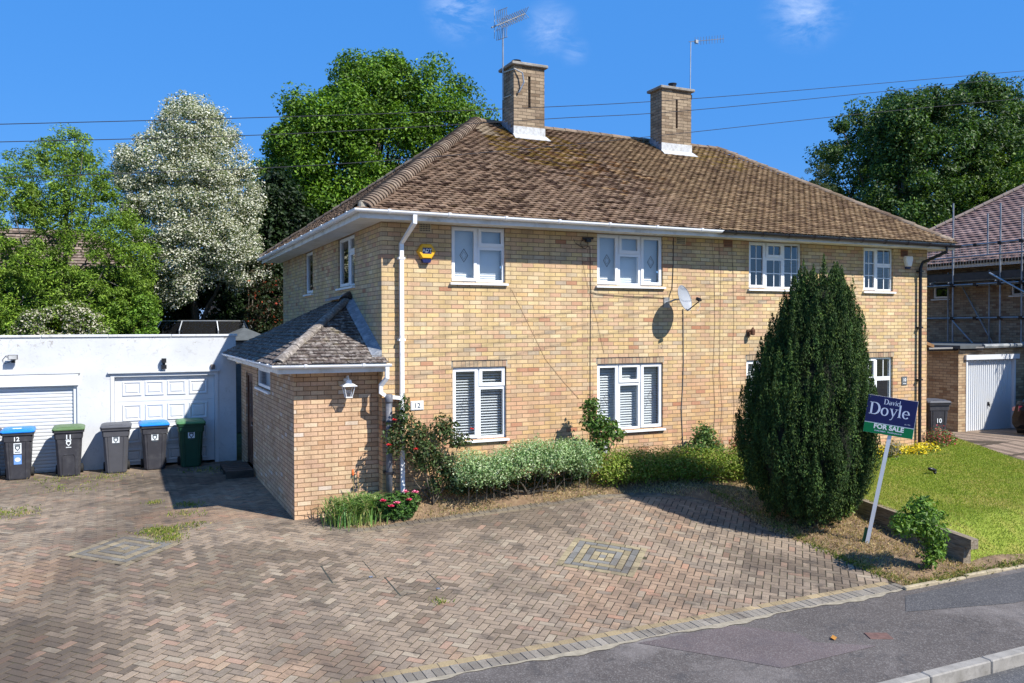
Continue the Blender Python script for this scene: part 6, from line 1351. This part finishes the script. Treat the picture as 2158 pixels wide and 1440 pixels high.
stems(t, (6.3, -.45, .25), [(6.3, -.4, 1.1), (6.1, -.4, .9), (6.5, -.4, .9)], .014, 242)
t = thing('pieris_shrub', 'small shrub with coppery red young leaves beside the yew', 'shrub', (7.15, -.6, .3))
blobs('leaves', [(7.1, -.55, .78, .3, .22, .18, 700), (7.45, -.6, .6, .3, .25, .2, 600)], .055, [(.12, .17, .03), (.17, .20, .05), (.09, .13, .03)], 243, t, up=.5, flower=([(.50, .13, .08), (.45, .20, .12), (.55, .28, .16)], .42))
stems(t, (7.2, -.6, .25), [(7.0, -.5, .8), (7.4, -.6, .7)], .01, 244)
bl = [(6.7, -.95, .46, .4, .3, .15, 900), (7.3, -1.15, .42, .45, .35, .16, 1000), (7.55, -.7, .45, .3, .3, .15, 500), (7.0, -.4, .45, .3, .2, .15, 400)]
tag(blobs('ground_cover', bl, .045, [(.12, .19, .03), (.17, .23, .04), (.22, .24, .05), (.07, .13, .03)], 245, None, up=.7), kind='stuff')

t = thing('red_hot_poker', 'clump of long arching leaves with two red hot poker flowers beside the porch', 'plant', (-.45, -.2, 0))
rg = np.random.default_rng(31); m = MB(); cols_ = [(.18, .30, .08), (.25, .36, .10), (.12, .22, .06), (.40, .40, .18)]
for q in range(1100):
    bx_, by_ = rg.normal()*.20-.50, rg.normal()*.13-.26; a = rg.uniform(0, 2*math.pi); l = rg.uniform(.35, .72); o_ = rg.uniform(.15, .5)*l; w_ = rg.uniform(.006, .012); dx2, dy2 = math.cos(a)*o_, math.sin(a)*o_*.8; sx, sy = -math.sin(a)*w_, math.cos(a)*w_
    z0 = float(H(bx_, by_)); pr_ = []
    for f in (0, .35, .7, 1.0): pr_.append((bx_+dx2*f*f*1.6, by_+dy2*f*f*1.6, z0+l*(f-.42*f**3.2)*1.05))
    m.col = tuple(c_*rg.uniform(.8, 1.2) for c_ in cols_[rg.choice(4, p=[.35, .3, .2, .15])])
    for f0_, (p, r_) in enumerate(zip(pr_, pr_[1:])):
        wa, wb = (1, 1, .8)[f0_], (1, .8, .05)[f0_]; m.poly([(p[0]-sx*wa, p[1]-sy*wa, p[2]), (p[0]+sx*wa, p[1]+sy*wa, p[2]), (r_[0]+sx*wb, r_[1]+sy*wb, r_[2]), (r_[0]-sx*wb, r_[1]-sy*wb, r_[2])])
m.build('leaves', LEAF, t, colr=True)
for xx, zt2 in ((-.55, .84), (-.47, .80)):
    m = MB(); m.tube([(xx+.03, -.2, .05), (xx, -.2, zt2-.1)], .006, 5); st = m.build('flower_stalk', plain('stalk', (.25, .2, .08), .8), t); m = MB(); m.lathe([(.008, 0), (.020, .02), (.024, .06), (.010, .11)], (xx, -.2, zt2-.11), 8); m.build('flower_head', ORG if xx < -.5 else plain('faded_flower', (.45, .22, .12), .8), st)
t = thing('peony', 'peony with dark foliage and deep pink blooms in front of the soil pipe', 'plant', (.1, -.5, .1))
blobs('leaves', [(-.12, -.42, .25, .18, .16, .16, 500), (.12, -.45, .27, .22, .18, .18, 800), (.34, -.42, .27, .18, .16, .16, 500), (.1, -.5, .12, .3, .15, .12, 500)], .085, [(.05, .12, .025), (.08, .17, .03), (.035, .08, .018)], 251, t, up=.5, asp=.38)
stems(t, (.1, -.42, .0), [(-.15, -.5, .4), (.0, -.55, .3), (.25, -.5, .45), (.4, -.5, .4)], .008, 252)
flowers('pink_bloom', [(-.17, -.62, .36), (-.05, -.66, .27), (.27, -.58, .33)], .062, PINK, t, 4); flowers('pink_bloom', [(.05, -.64, .31), (.23, -.52, .45), (.40, -.52, .43)], .066, PKL, t, 5)

t = thing('young_shrub', 'small leafy bush on bare stems between the sign and the pavement edge', 'bush', (6.2, -5.35, -.3))
blobs('leaves', [(6.1, -5.35, .42, .30, .28, .22, 900), (6.35, -5.35, .28, .26, .24, .24, 750), (6.2, -5.35, .62, .20, .18, .16, 420), (5.85, -5.35, .38, .2, .18, .16, 330), (6.45, -5.4, .02, .16, .16, .2, 330), (6.6, -5.3, .44, .16, .12, .06, 90), (6.3, -5.4, -.12, .15, .15, .15, 200)], .07, [(.09, .18, .025), (.13, .24, .03), (.06, .12, .02), (.17, .28, .04)], 261, t, up=.5, asp=.45)
stems(t, (6.32, -5.38, -.34), [(5.9, -5.35, .3), (6.05, -5.35, .5), (6.25, -5.3, .6), (6.45, -5.4, .35), (6.6, -5.3, .45)], .012, 262)
t = thing('weed_clump', 'bright green weeds by the near end of the yew shadow and the sleepers', 'weeds', (7.05, -3.2, 0))
blobs('leaves', [(7.0, -3.2, .10, .18, .16, .15, 420), (7.15, -3.0, .16, .15, .15, .16, 300)], .06, [(.17, .28, .04), (.12, .22, .03), (.22, .30, .06)], 263, t, up=.5)
t = thing('yellow_flower_bed', 'mound of bright yellow flowers at the foot of the right house wall', 'flowers', (11.2, -.6, .3))
bl = [(9.9+q*.28, -.55+rgb.uniform(-.15, .15), .40, .22, .25, .15, 380) for q in range(10)]
blobs('flowering_foliage', bl, .05, [(.14, .20, .03), (.20, .24, .05), (.09, .15, .03)], 271, t, up=.7, flower=([(.75, .58, .02), (.80, .66, .03), (.65, .48, .02)], .75))
t = thing('grey_leaved_plant', 'small greyish plant among the yellow flowers', 'plant', (11.0, -.7, .3))
blobs('leaves', [(11.0, -.75, .50, .25, .2, .2, 500)], .05, [(.16, .17, .10), (.22, .22, .15), (.28, .2, .12)], 272, t)
t = thing('valerian', 'clump of red flower spikes beside the charcoal bin numbered 10', 'flowers', (13.3, -.1, .3))
blobs('flowering_foliage', [(13.1, -.2, .55, .3, .25, .28, 700), (13.5, -.05, .5, .3, .25, .22, 600), (13.8, .1, .4, .25, .2, .2, 350)], .05, [(.12, .16, .05), (.16, .2, .07), (.09, .13, .04)], 273, t, up=.5, flower=([(.45, .05, .08), (.55, .10, .12)], .35))
tag(blobs('lawn_edge_growth', [(13.6, .0, .3, .35, .12, .12, 350), (12.2, -.85, .26, .6, .12, .08, 400), (10.5, -.95, .26, .8, .1, .08, 400)], .06, [(.12, .24, .03), (.16, .28, .04)], 274, None, up=.4), kind='stuff')
